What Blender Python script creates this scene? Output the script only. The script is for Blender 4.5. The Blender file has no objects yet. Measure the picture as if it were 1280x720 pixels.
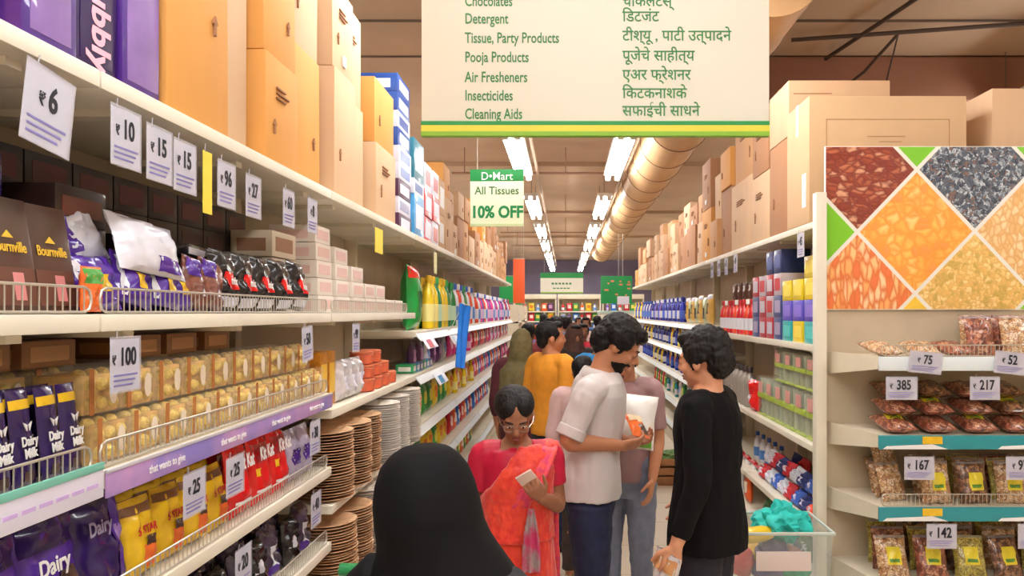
import bpy, bmesh, math, random
from mathutils import Vector, Matrix, noise
random.seed(7)
SC = bpy.context.scene
COL = SC.collection
# ------------------------------------------------------------------ camera, world, exposure
H = 1.75                                   # eye height of the photographer
cam_d = bpy.data.cameras.new('camera'); cam = bpy.data.objects.new('camera', cam_d); COL.objects.link(cam)
cam.location = (0, 0, H); cam.rotation_euler = (math.pi/2, 0, 0)
cam_d.sensor_width = 36; cam_d.lens = 36*900/1280
cam_d.shift_x = -67/1280; cam_d.shift_y = 30/1280; cam_d.clip_start = .02
SC.camera = cam
w = bpy.data.worlds.new('world'); SC.world = w; w.use_nodes = True
w.node_tree.nodes['Background'].inputs[0].default_value = (1, .93, .85, 1)
w.node_tree.nodes['Background'].inputs[1].default_value = .25
vs = SC.view_settings; vs.view_transform = 'Standard'; vs.look = 'None'; vs.gamma = 1; vs.use_curve_mapping = False
vs.exposure = 0.14
TUBE_STRENGTH = 30.0
TUBE_COLOR = (.97, .985, 1.0)
SC.cycles.use_denoising = True
SC.cycles.sample_clamp_indirect = 6

# ------------------------------------------------------------------ helpers
def lin(c):
    c = c/255
    return c/12.92 if c <= .04045 else ((c+.055)/1.055)**2.4
def rgb(r, g, b): return (lin(r), lin(g), lin(b), 1)
MATS = {}
def mat(name, c, rough=.5, metal=0, var=.0, vscale=20, bump=0, bscale=60, spec=.5, trans=0, alpha=1, ior=1.45, c2=None, stretch=None, emit=0, coat=0, sheen=0):
    if name in MATS: return MATS[name]
    m = bpy.data.materials.new(name); m.use_nodes = True
    nt = m.node_tree; p = nt.nodes['Principled BSDF']; N = nt.nodes.new; L = nt.links.new
    col = rgb(*c)
    p.inputs['Base Color'].default_value = col
    p.inputs['Roughness'].default_value = rough; p.inputs['Metallic'].default_value = metal
    p.inputs['Specular IOR Level'].default_value = spec
    p.inputs['IOR'].default_value = ior
    if trans: p.inputs['Transmission Weight'].default_value = trans
    if alpha < 1: p.inputs['Alpha'].default_value = alpha
    if coat: p.inputs['Coat Weight'].default_value = coat
    if sheen: p.inputs['Sheen Weight'].default_value = sheen
    if emit:
        p.inputs['Emission Color'].default_value = col; p.inputs['Emission Strength'].default_value = emit
    if var or bump or c2:
        tc = N('ShaderNodeTexCoord'); mp = N('ShaderNodeMapping'); L(tc.outputs['Object'], mp.inputs[0])
        if stretch: mp.inputs['Scale'].default_value = stretch
    if var or c2:
        nz = N('ShaderNodeTexNoise'); nz.inputs['Scale'].default_value = vscale; nz.inputs['Detail'].default_value = 4
        L(mp.outputs[0], nz.inputs['Vector'])
        cr = N('ShaderNodeValToRGB'); L(nz.outputs[0], cr.inputs[0]); L(cr.outputs[0], p.inputs['Base Color'])
        e = cr.color_ramp.elements
        if c2:
            e[0].position = .40; e[1].position = .60; e[0].color = rgb(*c2); e[1].color = col
        else:
            e[0].position = .3; e[1].position = .7
            e[0].color = tuple(x*(1-var) for x in col[:3])+(1,); e[1].color = tuple(min(1, x*(1+var*.6)) for x in col[:3])+(1,)
    if bump:
        nb = N('ShaderNodeTexNoise'); nb.inputs['Scale'].default_value = bscale; nb.inputs['Detail'].default_value = 3
        L(mp.outputs[0], nb.inputs['Vector'])
        b = N('ShaderNodeBump'); b.inputs['Strength'].default_value = bump; b.inputs['Distance'].default_value = .01
        L(nb.outputs[0], b.inputs['Height']); L(b.outputs[0], p.inputs['Normal'])
    MATS[name] = m
    return m
def nutmat(name, cols, scale, rough=.35, gap=(60, 35, 20), stretch=(1, 1, 1), plastic=False, soft=.09):
    """heap of kernels: one voronoi cell per kernel, dark gaps, domed bump"""
    if name in MATS: return MATS[name]
    m = bpy.data.materials.new(name); m.use_nodes = True; nt = m.node_tree; p = nt.nodes['Principled BSDF']; N = nt.nodes.new; L = nt.links.new
    tc = N('ShaderNodeTexCoord'); mp = N('ShaderNodeMapping'); mp.inputs['Scale'].default_value = stretch; L(tc.outputs['Object'], mp.inputs[0])
    nz = N('ShaderNodeTexNoise'); nz.inputs['Scale'].default_value = scale*.6; L(mp.outputs[0], nz.inputs['Vector'])
    mx = N('ShaderNodeMixRGB'); mx.inputs[0].default_value = .06; L(mp.outputs[0], mx.inputs[1]); L(nz.outputs['Color'], mx.inputs[2])
    v = N('ShaderNodeTexVoronoi'); v.inputs['Scale'].default_value = scale; L(mx.outputs[0], v.inputs['Vector'])
    ve = N('ShaderNodeTexVoronoi'); ve.feature = 'DISTANCE_TO_EDGE'; ve.inputs['Scale'].default_value = scale; L(mx.outputs[0], ve.inputs['Vector'])
    sx = N('ShaderNodeSeparateColor'); L(v.outputs['Color'], sx.inputs[0])
    cr = N('ShaderNodeValToRGB'); L(sx.outputs[0], cr.inputs[0]); cr.color_ramp.interpolation = 'CONSTANT'
    e = cr.color_ramp.elements
    while len(e) < len(cols): e.new(.5)
    for i, c in enumerate(cols): e[i].position = i/len(cols); e[i].color = rgb(*c)
    er = N('ShaderNodeValToRGB'); L(ve.outputs[0], er.inputs[0]); er.color_ramp.elements[0].position = .0; er.color_ramp.elements[1].position = soft
    m2 = N('ShaderNodeMixRGB'); L(er.outputs[0], m2.inputs[0]); m2.inputs[1].default_value = rgb(*gap); L(cr.outputs[0], m2.inputs[2])
    L(m2.outputs[0], p.inputs['Base Color']); p.inputs['Roughness'].default_value = rough
    b = N('ShaderNodeBump'); b.inputs['Strength'].default_value = .6; b.inputs['Distance'].default_value = .006
    L(ve.outputs[0], b.inputs['Height']); L(b.outputs[0], p.inputs['Normal'])
    if plastic: p.inputs['Coat Weight'].default_value = .8; p.inputs['Coat Roughness'].default_value = .12
    MATS[name] = m; return m
def emission(name, c, s):
    if name in MATS: return MATS[name]
    m = bpy.data.materials.new(name); m.use_nodes = True; nt = m.node_tree; nt.nodes.clear()
    o = nt.nodes.new('ShaderNodeOutputMaterial'); e = nt.nodes.new('ShaderNodeEmission')
    e.inputs[0].default_value = (*c, 1); e.inputs[1].default_value = s; nt.links.new(e.outputs[0], o.inputs[0])
    MATS[name] = m; return m

class MB:
    def __init__(s): s.bm = bmesh.new()
    def box(s, x0, x1, y0, y1, z0, z1, bev=0, M=None, seg=2):
        r = bmesh.ops.create_cube(s.bm, size=1); vs_ = r['verts']
        for v in vs_: v.co = Vector(((x0+x1)/2+v.co.x*(x1-x0), (y0+y1)/2+v.co.y*(y1-y0), (z0+z1)/2+v.co.z*(z1-z0)))
        if bev:
            ed = list({e for v in vs_ for e in v.link_edges})
            rr = bmesh.ops.bevel(s.bm, geom=ed, offset=bev, segments=seg, affect='EDGES', profile=.6)
            vs_ = list({v for f in rr['faces'] for v in f.verts} | {v for v in vs_ if v.is_valid})
        if M is not None:
            for v in vs_: v.co = M @ v.co
        return s
    def tube(s, pts, r, n=8, closed=False):
        pts = [Vector(p) for p in pts]; m = len(pts); rr = r if isinstance(r, (list, tuple)) else [r]*m
        rings = []; up = None
        for i, p in enumerate(pts):
            if closed: t = (pts[(i+1) % m]-pts[i-1])
            else: t = (pts[min(i+1, m-1)]-pts[max(i-1, 0)])
            t.normalize()
            if up is None: up = Vector((0, 0, 1)) if abs(t.z) < .9 else Vector((1, 0, 0))
            u = up-t*up.dot(t)
            if u.length < 1e-4: u = t.orthogonal()
            u.normalize(); up = u; v = t.cross(u)
            rings.append([s.bm.verts.new(p+(u*math.cos(2*math.pi*k/n)+v*math.sin(2*math.pi*k/n))*rr[i]) for k in range(n)])
        for i in range(m if closed else m-1):
            a, b = rings[i], rings[(i+1) % m]
            for k in range(n): s.bm.faces.new((a[k], a[(k+1) % n], b[(k+1) % n], b[k]))
        if not closed:
            s.bm.faces.new(rings[0][::-1]); s.bm.faces.new(rings[-1])
        return s
    def loft(s, rings, n=20):
        """rings: (centre, half axis a, half axis b)"""
        rs = []
        for c, a, b in rings:
            c, a, b = Vector(c), Vector(a), Vector(b)
            rs.append([s.bm.verts.new(c+a*math.cos(2*math.pi*k/n)+b*math.sin(2*math.pi*k/n)) for k in range(n)])
        for i in range(len(rs)-1):
            for k in range(n): s.bm.faces.new((rs[i][k], rs[i][(k+1) % n], rs[i+1][(k+1) % n], rs[i+1][k]))
        s.bm.faces.new(rs[0][::-1]); s.bm.faces.new(rs[-1])
        return s
    def rows(s, grid, caps=True, wrap=True):
        rs = [[s.bm.verts.new(p) for p in r] for r in grid]; n = len(rs[0])
        for i in range(len(rs)-1):
            for k in range(n if wrap else n-1): s.bm.faces.new((rs[i][k], rs[i][(k+1) % n], rs[i+1][(k+1) % n], rs[i+1][k]))
        if caps and wrap: s.bm.faces.new(rs[0][::-1]); s.bm.faces.new(rs[-1])
        return s
    def lathe(s, prof, n=16, M=None, sx=1, sy=1):
        g = [[Vector((r*math.cos(2*math.pi*k/n)*sx, r*math.sin(2*math.pi*k/n)*sy, z)) for k in range(n)] for r, z in prof]
        if M is not None: g = [[M @ p for p in r] for r in g]
        return s.rows(g)
    def ball(s, c, r, M=None, sub=3):
        rr = bmesh.ops.create_icosphere(s.bm, subdivisions=sub, radius=1)
        r = (r, r, r) if not isinstance(r, (list, tuple)) else r
        for v in rr['verts']:
            p = Vector((v.co.x*r[0], v.co.y*r[1], v.co.z*r[2]))+Vector(c)
            v.co = M @ p if M is not None else p
        return s
    def poly(s, pts, d=None):
        """flat polygon, extruded by vector d"""
        a = [s.bm.verts.new(p) for p in pts]
        if d is None: s.bm.faces.new(a); return s
        b = [s.bm.verts.new(Vector(p)+Vector(d)) for p in pts]; n = len(a)
        s.bm.faces.new(a); s.bm.faces.new(b[::-1])
        for k in range(n): s.bm.faces.new((a[k], b[k], b[(k+1) % n], a[(k+1) % n]))
        return s
    def mesh(s, name, m=None, smooth=True, recalc=True):
        if recalc: bmesh.ops.recalc_face_normals(s.bm, faces=s.bm.faces)
        me = bpy.data.meshes.new(name); s.bm.to_mesh(me); s.bm.free()
        if m: me.materials.append(m)
        if smooth: autosmooth(me)
        return me
    def obj(s, name, m, parent=None, smooth=True, loc=None, rot=None):
        return link(name, s.mesh(name, m, smooth), parent, loc, rot)
def autosmooth(me, ang=.7):
    bm = bmesh.new(); bm.from_mesh(me)
    for f in bm.faces: f.smooth = True
    for e in bm.edges:
        if len(e.link_faces) == 2 and e.calc_face_angle(0) > ang: e.smooth = False
    bm.to_mesh(me); bm.free()
def link(name, me, parent=None, loc=None, rot=None):
    o = bpy.data.objects.new(name, me); COL.objects.link(o)
    if parent: o.parent = parent
    if loc: o.location = loc
    if rot: o.rotation_euler = rot
    return o
def thing(name, label, cat, loc=(0, 0, 0), rz=0, group=None):
    o = bpy.data.objects.new(name, None); COL.objects.link(o); o.empty_display_size = .05
    o.location = loc; o.rotation_euler = (0, 0, rz); return tag(o, label, cat, group)
def tag(o, label, cat, group=None, kind=None):
    o['label'] = label; o['category'] = cat
    if group: o['group'] = group
    if kind: o['kind'] = kind
    return o
def struct(o): o['kind'] = 'structure'; return o
def copy_tree(o, parent=None):
    c = o.copy(); COL.objects.link(c)
    if parent: c.parent = parent
    for ch in list(o.children): copy_tree(ch, c)
    return c
KINDS = {}
def low_point(o):
    """lowest vertex of a thing, relative to its origin"""
    R_ = o.rotation_euler.to_matrix() @ Matrix.Diagonal(o.scale); lo = 9
    def walk(x, T):
        nonlocal lo
        if x.type == 'MESH':
            for v in x.data.vertices: lo = min(lo, (T @ v.co).z)
        for ch in x.children: walk(ch, T @ Matrix.LocRotScale(ch.location, ch.rotation_euler, ch.scale))
    walk(o, R_.to_4x4()); return lo
def place(key, builder, loc, rz, label, group=None, rot=None, scale=None, lift=True):
    """first use takes the built thing itself, later uses copy it with its parts"""
    if key not in KINDS: o = KINDS[key] = builder()
    else: o = copy_tree(KINDS[key])
    o.location = loc; o.rotation_euler = rot if rot else (0, 0, rz)
    if scale: o.scale = scale if isinstance(scale, (tuple, list)) else (scale,)*3
    if rot and lift: o.location.z += -low_point(o)+.001
    o['label'] = label
    if group: o['group'] = group
    elif 'group' in o: del o['group']
    return o
ONES = 'zeroth first second third fourth fifth sixth seventh eighth ninth tenth eleventh twelfth thirteenth fourteenth fifteenth sixteenth seventeenth eighteenth nineteenth'.split()
def nth(n):
    if n < 20: return ONES[n]
    t = {2: 'twent', 3: 'thirt', 4: 'fort'}[n//10]
    return t+'ieth' if n % 10 == 0 else t+'y-'+ONES[n % 10]
TXT = {}
def text_mesh(body, size, cond=1.0, bold=0.0, m=None, depth=.0006, align='CENTER'):
    k = (body, size, cond, bold, m.name if m else '', align)
    if k in TXT: return TXT[k]
    cu = bpy.data.curves.new('writing', 'FONT'); cu.body = body; cu.size = size; cu.align_x = align; cu.align_y = 'CENTER'
    cu.offset = bold*size; cu.extrude = depth; cu.resolution_u = 3
    o = bpy.data.objects.new('writing', cu); COL.objects.link(o)
    me = bpy.data.meshes.new_from_object(o.evaluated_get(bpy.context.evaluated_depsgraph_get()))
    bpy.data.objects.remove(o); bpy.data.curves.remove(cu)
    me.materials.clear()
    if m: me.materials.append(m)
    for v in me.vertices: v.co.x *= cond
    me.transform(Matrix.Rotation(math.pi/2, 4, 'X'))        # stands upright, faces -y
    me.name = 'lettering'; TXT[k] = me; return me
def text(body, size, loc, m, parent, cond=1.0, bold=0.0, align='CENTER', rot=None, name='lettering'):
    return link(name, text_mesh(body, size, cond, bold, m, align=align), parent, loc, rot)
R90 = math.pi/2
# ------------------------------------------------------------------ common materials
WHITE = mat('white_enamel', (232, 224, 205), .4, var=.04, vscale=6)
CREAM = mat('cream_enamel', (218, 206, 182), .45, var=.06, vscale=5)
PEG = mat('back_panel_enamel', (200, 184, 158), .55, var=.08, vscale=5)
STEEL = mat('chromed_wire', (196, 188, 174), .35, metal=.5)
BLACK = mat('black_plastic', (20, 18, 20), .4)
INK = mat('black_ink', (24, 24, 34), .6)
GREY_INK = mat('grey_ink', (120, 116, 140), .6)
PAPER = mat('tag_paper', (236, 234, 246), .5)
CLEARP = mat('clear_sleeve', (215, 212, 222), .2, alpha=.35)
TAPE = mat('brown_parcel_tape', (196, 148, 92), .25)
WHITEP = mat('white_print', (240, 238, 236), .5)
GOLDP = mat('gold_print', (236, 190, 60), .4)
# ------------------------------------------------------------------ room shell
XL, XR, YB, YF, ZC = -7.0, 7.5, -4.0, 36.0, 4.35
def tile_floor():
    m = bpy.data.materials.new('floor_tiles'); m.use_nodes = True; nt = m.node_tree; p = nt.nodes['Principled BSDF']
    tc = nt.nodes.new('ShaderNodeTexCoord'); br = nt.nodes.new('ShaderNodeTexBrick'); br.offset = 0
    nt.links.new(tc.outputs['Object'], br.inputs['Vector'])
    br.inputs['Scale'].default_value = 1; br.inputs['Brick Width'].default_value = .6; br.inputs['Row Height'].default_value = .6
    br.inputs['Mortar Size'].default_value = .003
    br.inputs['Color1'].default_value = rgb(224, 212, 192); br.inputs['Color2'].default_value = rgb(218, 204, 182); br.inputs['Mortar'].default_value = rgb(165, 145, 118)
    nt.links.new(br.outputs[0], p.inputs['Base Color']); p.inputs['Roughness'].default_value = .22
    return m
f = struct(MB().box(XL, XR, YB, YF, -.1, 0).obj('floor', tile_floor(), smooth=False))
CEIL = mat('ceiling_paint', (190, 160, 132), .8, var=.12, vscale=.9)
struct(MB().box(XL, XR, YB, YF, ZC, ZC+.1).obj('ceiling', CEIL, smooth=False))
WALLM = mat('wall_paint', (206, 186, 162), .8, var=.06, vscale=1)
struct(MB().box(XL-.1, XL, YB, YF, 0, ZC).obj('wall_left', WALLM, smooth=False))
struct(MB().box(XR, XR+.1, YB, YF, 0, ZC).obj('wall_right', WALLM, smooth=False))
struct(MB().box(XL, XR, YF, YF+.1, 0, ZC).obj('wall_back', mat('far_wall_paint', (120, 110, 130), .8, var=.1, vscale=1), smooth=False))
struct(MB().box(XL, XR, YB-.1, YB, 0, ZC).obj('wall_front', WALLM, smooth=False))
BEAM = mat('beam_paint', (142, 96, 72), .8, var=.08, vscale=2)
b = MB().box(1.9, XR, 7.3, 7.7, 3.9, ZC)
struct(b.obj('trim_1', BEAM, smooth=False))
b = MB()
for yy in (12.5, 18.5, 24.5): b.box(XL, XR, yy, yy+.3, ZC-.07, ZC)
struct(b.obj('trim_2', CEIL, smooth=False))
SLAB = mat('ceiling_joint', (96, 78, 66), .8)
b = MB()
for k in range(4): b.box(XL, XR, 4.6+k*.9, 4.63+k*.9, ZC-.012, ZC)
struct(b.obj('trim_3', SLAB, smooth=False))

# light fittings: two rows over this aisle and rows over the neighbouring aisles
HOUS = mat('fitting_housing', (225, 220, 210), .4); TUBE = emission('tube_light', TUBE_COLOR, TUBE_STRENGTH)
ZL = 3.75
def make_fitting():
    t = thing('tube_light_fitting', '', 'ceiling light')
    b = MB().box(-.13, .13, 0, 2.6, .045, .105, .008)
    h = b.obj('housing', HOUS, t)
    for sx in (-1, 1):
        MB().tube([(sx*.07, .04, 0), (sx*.07, 2.56, 0)], .034, 12).obj('tube', TUBE, t)
        for yy in (.02, 2.58): MB().box(sx*.07-.036, sx*.07+.036, yy-.018, yy+.018, -.036, .045, .004).obj('lamp_holder', HOUS, t)
    r = MB()
    for yy in (.4, 2.2): r.tube([(0, yy, .105), (0, yy, ZC-ZL)], .006, 6)
    r.obj('hanging_rod', mat('rod_metal', (120, 100, 84), .5, metal=.4), t)
    return t
def fit(x, y, z, lab, grp): place('fit', make_fitting, (x, y, z), 0, lab, grp)
for i, y in enumerate((-4.0+.2, -.6, 2.8, 8.2, 12.7, 16.8, 20.6, 24.7, 28.4, 32.2)):
    for x, s in ((-.62, 'chocolate'), (.70, 'duct')):
        if i < 3: lab = 'twin tube light over the aisle near the big hanging sign, %s side, %s' % (s, nth(i+1))  # out-of-view fittings continuing the row, added to even out the light
        else: lab = 'glowing twin tube light, %s beyond the big hanging sign on the %s side' % (nth(i-2), s)
        fit(x, y, ZL, lab, 'tube lights above the aisle')
for i, y in enumerate((-2.5, 1.2, 5.0, 9.5, 14, 19, 24)):
    for x, s in ((-4.2, 'behind the chocolate shelves, unseen, added for light'), (4.4, 'behind the nut display')):  # the chocolate-side row is out of view, added to light the sides
        fit(x, y, ZL, '%s twin tube light over the next aisle %s' % (nth(i+1), s), 'tube lights above the next aisles')
# cable trunking that carries the lights
for x, s in ((-.62, 'chocolate'), (.70, 'duct')):
    o = MB().box(x+.17, x+.21, 6.6, 33, 3.86, 3.91, .006).obj('cable_trunking', mat('trunking_paint', (176, 150, 126), .5))
    tag(o, 'long cable trunking above the row of tube lights, %s side' % s, 'trunking', 'cable trunking')
for i, (yy, zz) in enumerate(((11.4, 3.95), (15.9, 3.95), (19.9, 3.95), (23.9, 3.95))):
    b = MB().tube([(-1.8, yy, zz), (.86, yy, zz)], .018, 8)
    for xx in (-1.6, 0, .8): b.tube([(xx, yy, zz), (xx, yy, ZC)], .008, 6)
    tag(b.obj('sprinkler_pipe', mat('pipe_paint', (150, 112, 92), .5)), '%s thin pipe crossing above the tube lights' % nth(i+1), 'pipe', 'pipes crossing the ceiling')
# spiral duct
DUCT = mat('duct_metal', (196, 156, 112), .5, metal=.1, var=.1, vscale=3)
d = thing('air_duct', 'large round spiral-seam air duct running above the carton tops', 'duct', (1.30, 4.5, 3.93))
g = []
R = .335; n = 36
b = MB(); y = 0
prof = []
while y < 21.5: prof += [(R, y), (R, y+.82), (R+.012, y+.85), (R+.012, y+.90), (R, y+.93)]; y += .95
b.rows([[Vector((r*math.cos(2*math.pi*k/n), yy, r*math.sin(2*math.pi*k/n))) for k in range(n)] for r, yy in prof]).obj('duct_pipe', DUCT, d)
b = MB(); y = .875
while y < 22:
    b.tube([((R+.010)*math.cos(2*math.pi*k/40), y, (R+.010)*math.sin(2*math.pi*k/40)) for k in range(40)], .010, 6, closed=True); y += .95
b.obj('seam', mat('duct_seam', (112, 78, 52), .6), d)
for k in range(6):
    st = MB().box(-.012, .012, 1.2+k*3.8, 1.24+k*3.8, R, ZC-3.93)
    st.obj('hanger_strap', STEEL, d)
# ceiling services at the far corner on the duct side
b = MB().tube([(2.1, 6.7, 4.28), (4.6, 6.2, 4.28)], .02, 8).tube([(2.9, 5.4, 4.28), (2.6, 7.2, 4.28)], .02, 8)
tag(b.obj('ceiling_conduit', mat('conduit_paint', (74, 56, 46), .6)), 'dark conduits fixed under the ceiling above the nut poster', 'conduit')
b = MB().tube([(3.05, 6.6, 4.3), (2.86, 6.9, 4.05), (2.7, 7.25, 3.93)], .015, 8).tube([(3.05, 6.6, 4.3), (3.2, 7.25, 3.95)], .008, 8)
tag(b.obj('ceiling_bracket', mat('conduit_paint', (74, 56, 46), .6)), 'bent dark bracket hanging below the ceiling beam', 'bracket')

# ------------------------------------------------------------------ hanging signs
SIGNW = mat('sign_cream', (228, 224, 208), .5); SG = mat('sign_green', (58, 128, 70), .5); SGD = mat('sign_dark_green', (30, 138, 66), .5)
SY = mat('sign_yellow', (216, 208, 70), .5); SL = mat('sign_lime', (132, 178, 50), .5)
s = thing('hanging_aisle_sign', 'big cream aisle sign listing products in two languages over a green stripe', 'sign', (.124, 3.0, 2.485))
W2 = .725
MB().box(-W2, W2, 0, .03, 0, 1.1, .004).obj('board', SIGNW, s)
MB().box(-W2-.001, W2+.001, -.003, .033, .043, .06).obj('dark_green_stripe', SGD, s)
MB().box(-W2-.001, W2+.001, -.003, .033, .017, .043).obj('yellow_stripe', SY, s)
MB().box(-W2-.001, W2+.001, -.003, .033, -.001, .017).obj('lime_stripe', SL, s)
px = lambda q: (q-707)/300-.124
pz = lambda q: (390-q)/300+1.75-2.485
en = [('Chocolates', 2), ('Detergent', 24), ('Tissue, Party Products', 48), ('Pooja Products', 72), ('Air Fresheners', 97), ('Insecticides', 120), ('Cleaning Aids', 143)]
hi = [('चॉकलेटस्', 2), ('डिटर्जंट', 21), ('टीश्यू , पार्टी उत्पादने', 45), ('पूजेचे साहीत्य', 70), ('एअर फ्रेशनर', 94), ('किटकनाशके', 117), ('सफाईची साधने', 139)]
def dev(t):
    """the i-matra is written before its consonant; the r-hook is left to the consonant that bears it"""
    t = t.replace('र्जं', 'जं').replace('र्टी', 'टी')
    out = []
    for ch in t:
        if ch == 'ि' and out: out.insert(len(out)-1, ch)
        else: out.append(ch)
    return ''.join(out)
for tx, q in en: text(tx, .062, (px(581), -.0015, pz(q)), SG, s, cond=.70, bold=.012, align='LEFT')
for tx, q in hi: text(dev(tx), .064, (px(778), -.0015, pz(q)), SG, s, cond=.92, bold=.010, align='LEFT')
for sx in (-.35, .35): MB().tube([(sx, .015, 1.1), (sx, .015, ZC-2.485)], .003, 6).obj('hanging_wire', STEEL, s)

s = thing('hanging_offer_sign', 'small green and cream hanging sign offering ten percent off tissues', 'sign', (-.525, 5.5, 2.41), -.03)
MB().box(-.205, .205, 0, .012, .0, .34, .002).obj('board', mat('sign_pale', (226, 232, 196), .45), s)
MB().box(-.205, .205, -.002, .014, .34, .43, .002).obj('green_header', SGD, s)
MB().box(-.205, .205, -.003, .015, -.006, .014).obj('bottom_rail', mat('sign_rail', (190, 200, 150), .4), s)
text('D•Mart', .085, (0, -.003, .375), WHITEP, s, .95, .004)
text('All Tissues', .085, (0, -.001, .265), mat('sign_olive', (74, 110, 60), .5), s, .92, .018)
text('10% OFF', .125, (0, -.001, .10), mat('sign_bold_green', (10, 120, 60), .5), s, .86, .04)
for sx in (-.15, .15): MB().tube([(sx, .006, .43), (sx, .006, ZC-2.41)], .003, 6).obj('hanging_wire', STEEL, s)
s = thing('hanging_section_sign', 'distant cream hanging sign with a green header far down the aisle', 'sign', (-.13, 24.6, 2.41))
MB().box(-.73, .73, 0, .03, 0, .5, .004).obj('board', SIGNW, s)
MB().box(-.73, .73, -.003, .033, .5, .68).obj('green_header', SGD, s)
MB().box(-.73, .73, -.003, .033, -.02, .02).obj('bottom_stripe', SL, s)
b = MB()
for k in range(6): b.box(-.35+k*.12, -.27+k*.12, -.006, 0, .28, .34)
for k in range(5): b.box(-.3+k*.12, -.21+k*.12, -.006, 0, .13, .17)
b.obj('printed_lines', SG, s)
for sx in (-.6, .6): MB().tube([(sx, .015, .68), (sx, .015, ZC-2.41)], .004, 6).obj('hanging_wire', STEEL, s)

# ------------------------------------------------------------------ gondola shelving along the aisle
def fascia_mat(): return WHITE
def shelf_unit(side, y0, y1, zs, label, depth=.46, front=1.0, lips=None, top=2.27, posts=True):
    """side -1: the chocolate side, its shelves face +x; +1: faces -x"""
    L_ = y1-y0; s_ = side
    t = thing('shelving_bay', label, 'shelving', (s_*front, y0, 0), 0, 'shelving bays along the aisle')
    X = lambda d: s_*d                      # d metres behind the front edge
    def bx(b, d0, d1, *r, **k): return b.box(min(X(d0), X(d1)), max(X(d0), X(d1)), *r, **k)
    bx(MB(), depth, depth+.03, .001, L_-.001, 0, top).obj('back_panel', PEG, t, smooth=False)
    for yy in ((.03, L_-.03) if y0 < 0 or side*front in (1.42, 2.45) and y0 < 4.6 else (L_-.03,)):
        bx(MB(), depth-.075, depth-.002, yy-.028, yy+.028, 0, top-.03, bev=.004).obj('upright', CREAM, t)
    bx(MB(), .03, depth, .004, L_-.004, 0, .13, bev=.004).obj('kick_plate', CREAM, t)
    for i, z in enumerate([top]+list(zs)):
        th = .038
        b = MB(); bx(b, .0, depth-.002, .003, L_-.003, z-th, z, bev=.003)
        for k in range(3):
            yy = .18+k*(L_-.36)/2
            bx(b, .05, depth-.03, yy-.02, yy+.02, z-th-.018, z-th+.004)
        sh = b.obj('shelf', WHITE, t)
        lip = (lips or {}).get(i)
        if lip == 'tilt':                  # slanted ticket holder
            MB().poly([(X(.005), .01, z-.01), (X(-.035), .01, z-.062), (X(-.032), .01, z-.066), (X(.01), .01, z-.018)], (0, L_-.02, 0)).obj('ticket_holder', mat('ticket_white', (222, 226, 224), .3), sh)
    return t
LIP_BLUE = mat('ticket_strip_violet', (138, 126, 196), .35, c2=(196, 150, 196), vscale=4)
ZN1 = (1.745, 1.405, 1.09, .77, .45)
bays_l = [(-.05, 1.55, ZN1), (1.55, 3.08, ZN1), (3.08, 4.8, (1.745, 1.33, .92, .52))]
far_z = (1.62, 1.33, .98, .62, .3)
ys = [4.8, 6.5, 8.2, 9.9, 11.6, 13.3]
for a, c in zip(ys[:-1], ys[1:]): bays_l.append((a, c, far_z))
bn = ['nearest cream shelving bay with chocolate bars', 'cream shelving bay holding gold chocolate boxes', 'cream shelving bay stacked with paper plates']
for i, (a, c, zs) in enumerate(bays_l):
    lab = bn[i] if i < 3 else 'cream shelving bay of cleaning goods, %s beyond the paper plates' % nth(i-2)
    shelf_unit(-1, a, c, zs, lab, lips={j: 'tilt' for j in range(1, 6)} if i > 2 else None)
bays_r = [4.12, 5.72, 7.32, 8.92, 10.52, 12.12, 13.72, 15.3]
ZR = (1.56, .98, .49, .2)
for i, (a, c) in enumerate(zip(bays_r[:-1], bays_r[1:])):
    shelf_unit(1, a, c, ZR if i < 2 else (1.62, 1.3, .98, .62, .3), 'cream shelving bay under the duct, %s behind the nut display' % nth(i+1), front=1.42, depth=.48, lips=None if i < 2 else {j: 'tilt' for j in range(1, 6)})
# end panel of the duct-side run
o = MB().box(1.40, 1.46, 4.02, 4.085, 0, 2.42, .006)
k = o
for q in range(40): k.box(1.4615, 1.4635, 4.04, 4.06, .1+q*.055, .125+q*.055)
tag(o.obj('end_upright', WHITE), 'tall white slotted upright at the end of the duct-side shelves', 'upright')

def wire_fence(loc, L_, label, h=.053, rz=R90):
    """runs along local x"""
    t = thing('wire_fence', label, 'wire fence', (loc[0], loc[1], loc[2]+.0045), rz, 'wire fences on the shelf edges')
    r = .003; c = .02
    pts = [(c, 0, 0), (.006, 0, .006), (0, 0, c), (0, 0, h-c), (.006, 0, h-.006), (c, 0, h), (L_-c, 0, h), (L_-.006, 0, h-.006), (L_, 0, h-c), (L_, 0, c), (L_-.006, 0, .006), (L_-c, 0, 0)]
    MB().tube(pts, r, 6, closed=True).obj('frame', STEEL, t)
    b = MB(); n = int(L_/.021)
    for i in range(1, n): b.tube([(i*L_/n, 0, 0), (i*L_/n, 0, h)], .0016, 5)
    b.obj('rods', STEEL, t); return t
FX = -1.012
for a, c, z, l in ((.9, 1.545, 1.745, 'wire fence before the brown chocolate boxes'), (1.555, 3.06, 1.745, 'wire fence before the silver and black pouches'), (3.10, 4.6, 1.745, 'wire fence before the white boxes'),
                   (.9, 1.545, 1.408, 'wire fence before the purple chocolate bars'), (1.555, 3.06, 1.408, 'wire fence before the gold chocolate boxes'),
                   (1.0, 1.545, 1.09, 'wire fence before the purple pouches'), (1.555, 3.06, 1.09, 'wire fence before the yellow and red packs'), (1.7, 3.06, .77, 'wire fence before the dark silver packs')):
    wire_fence((FX, a+.01, z), c-a-.02, l)
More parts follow.
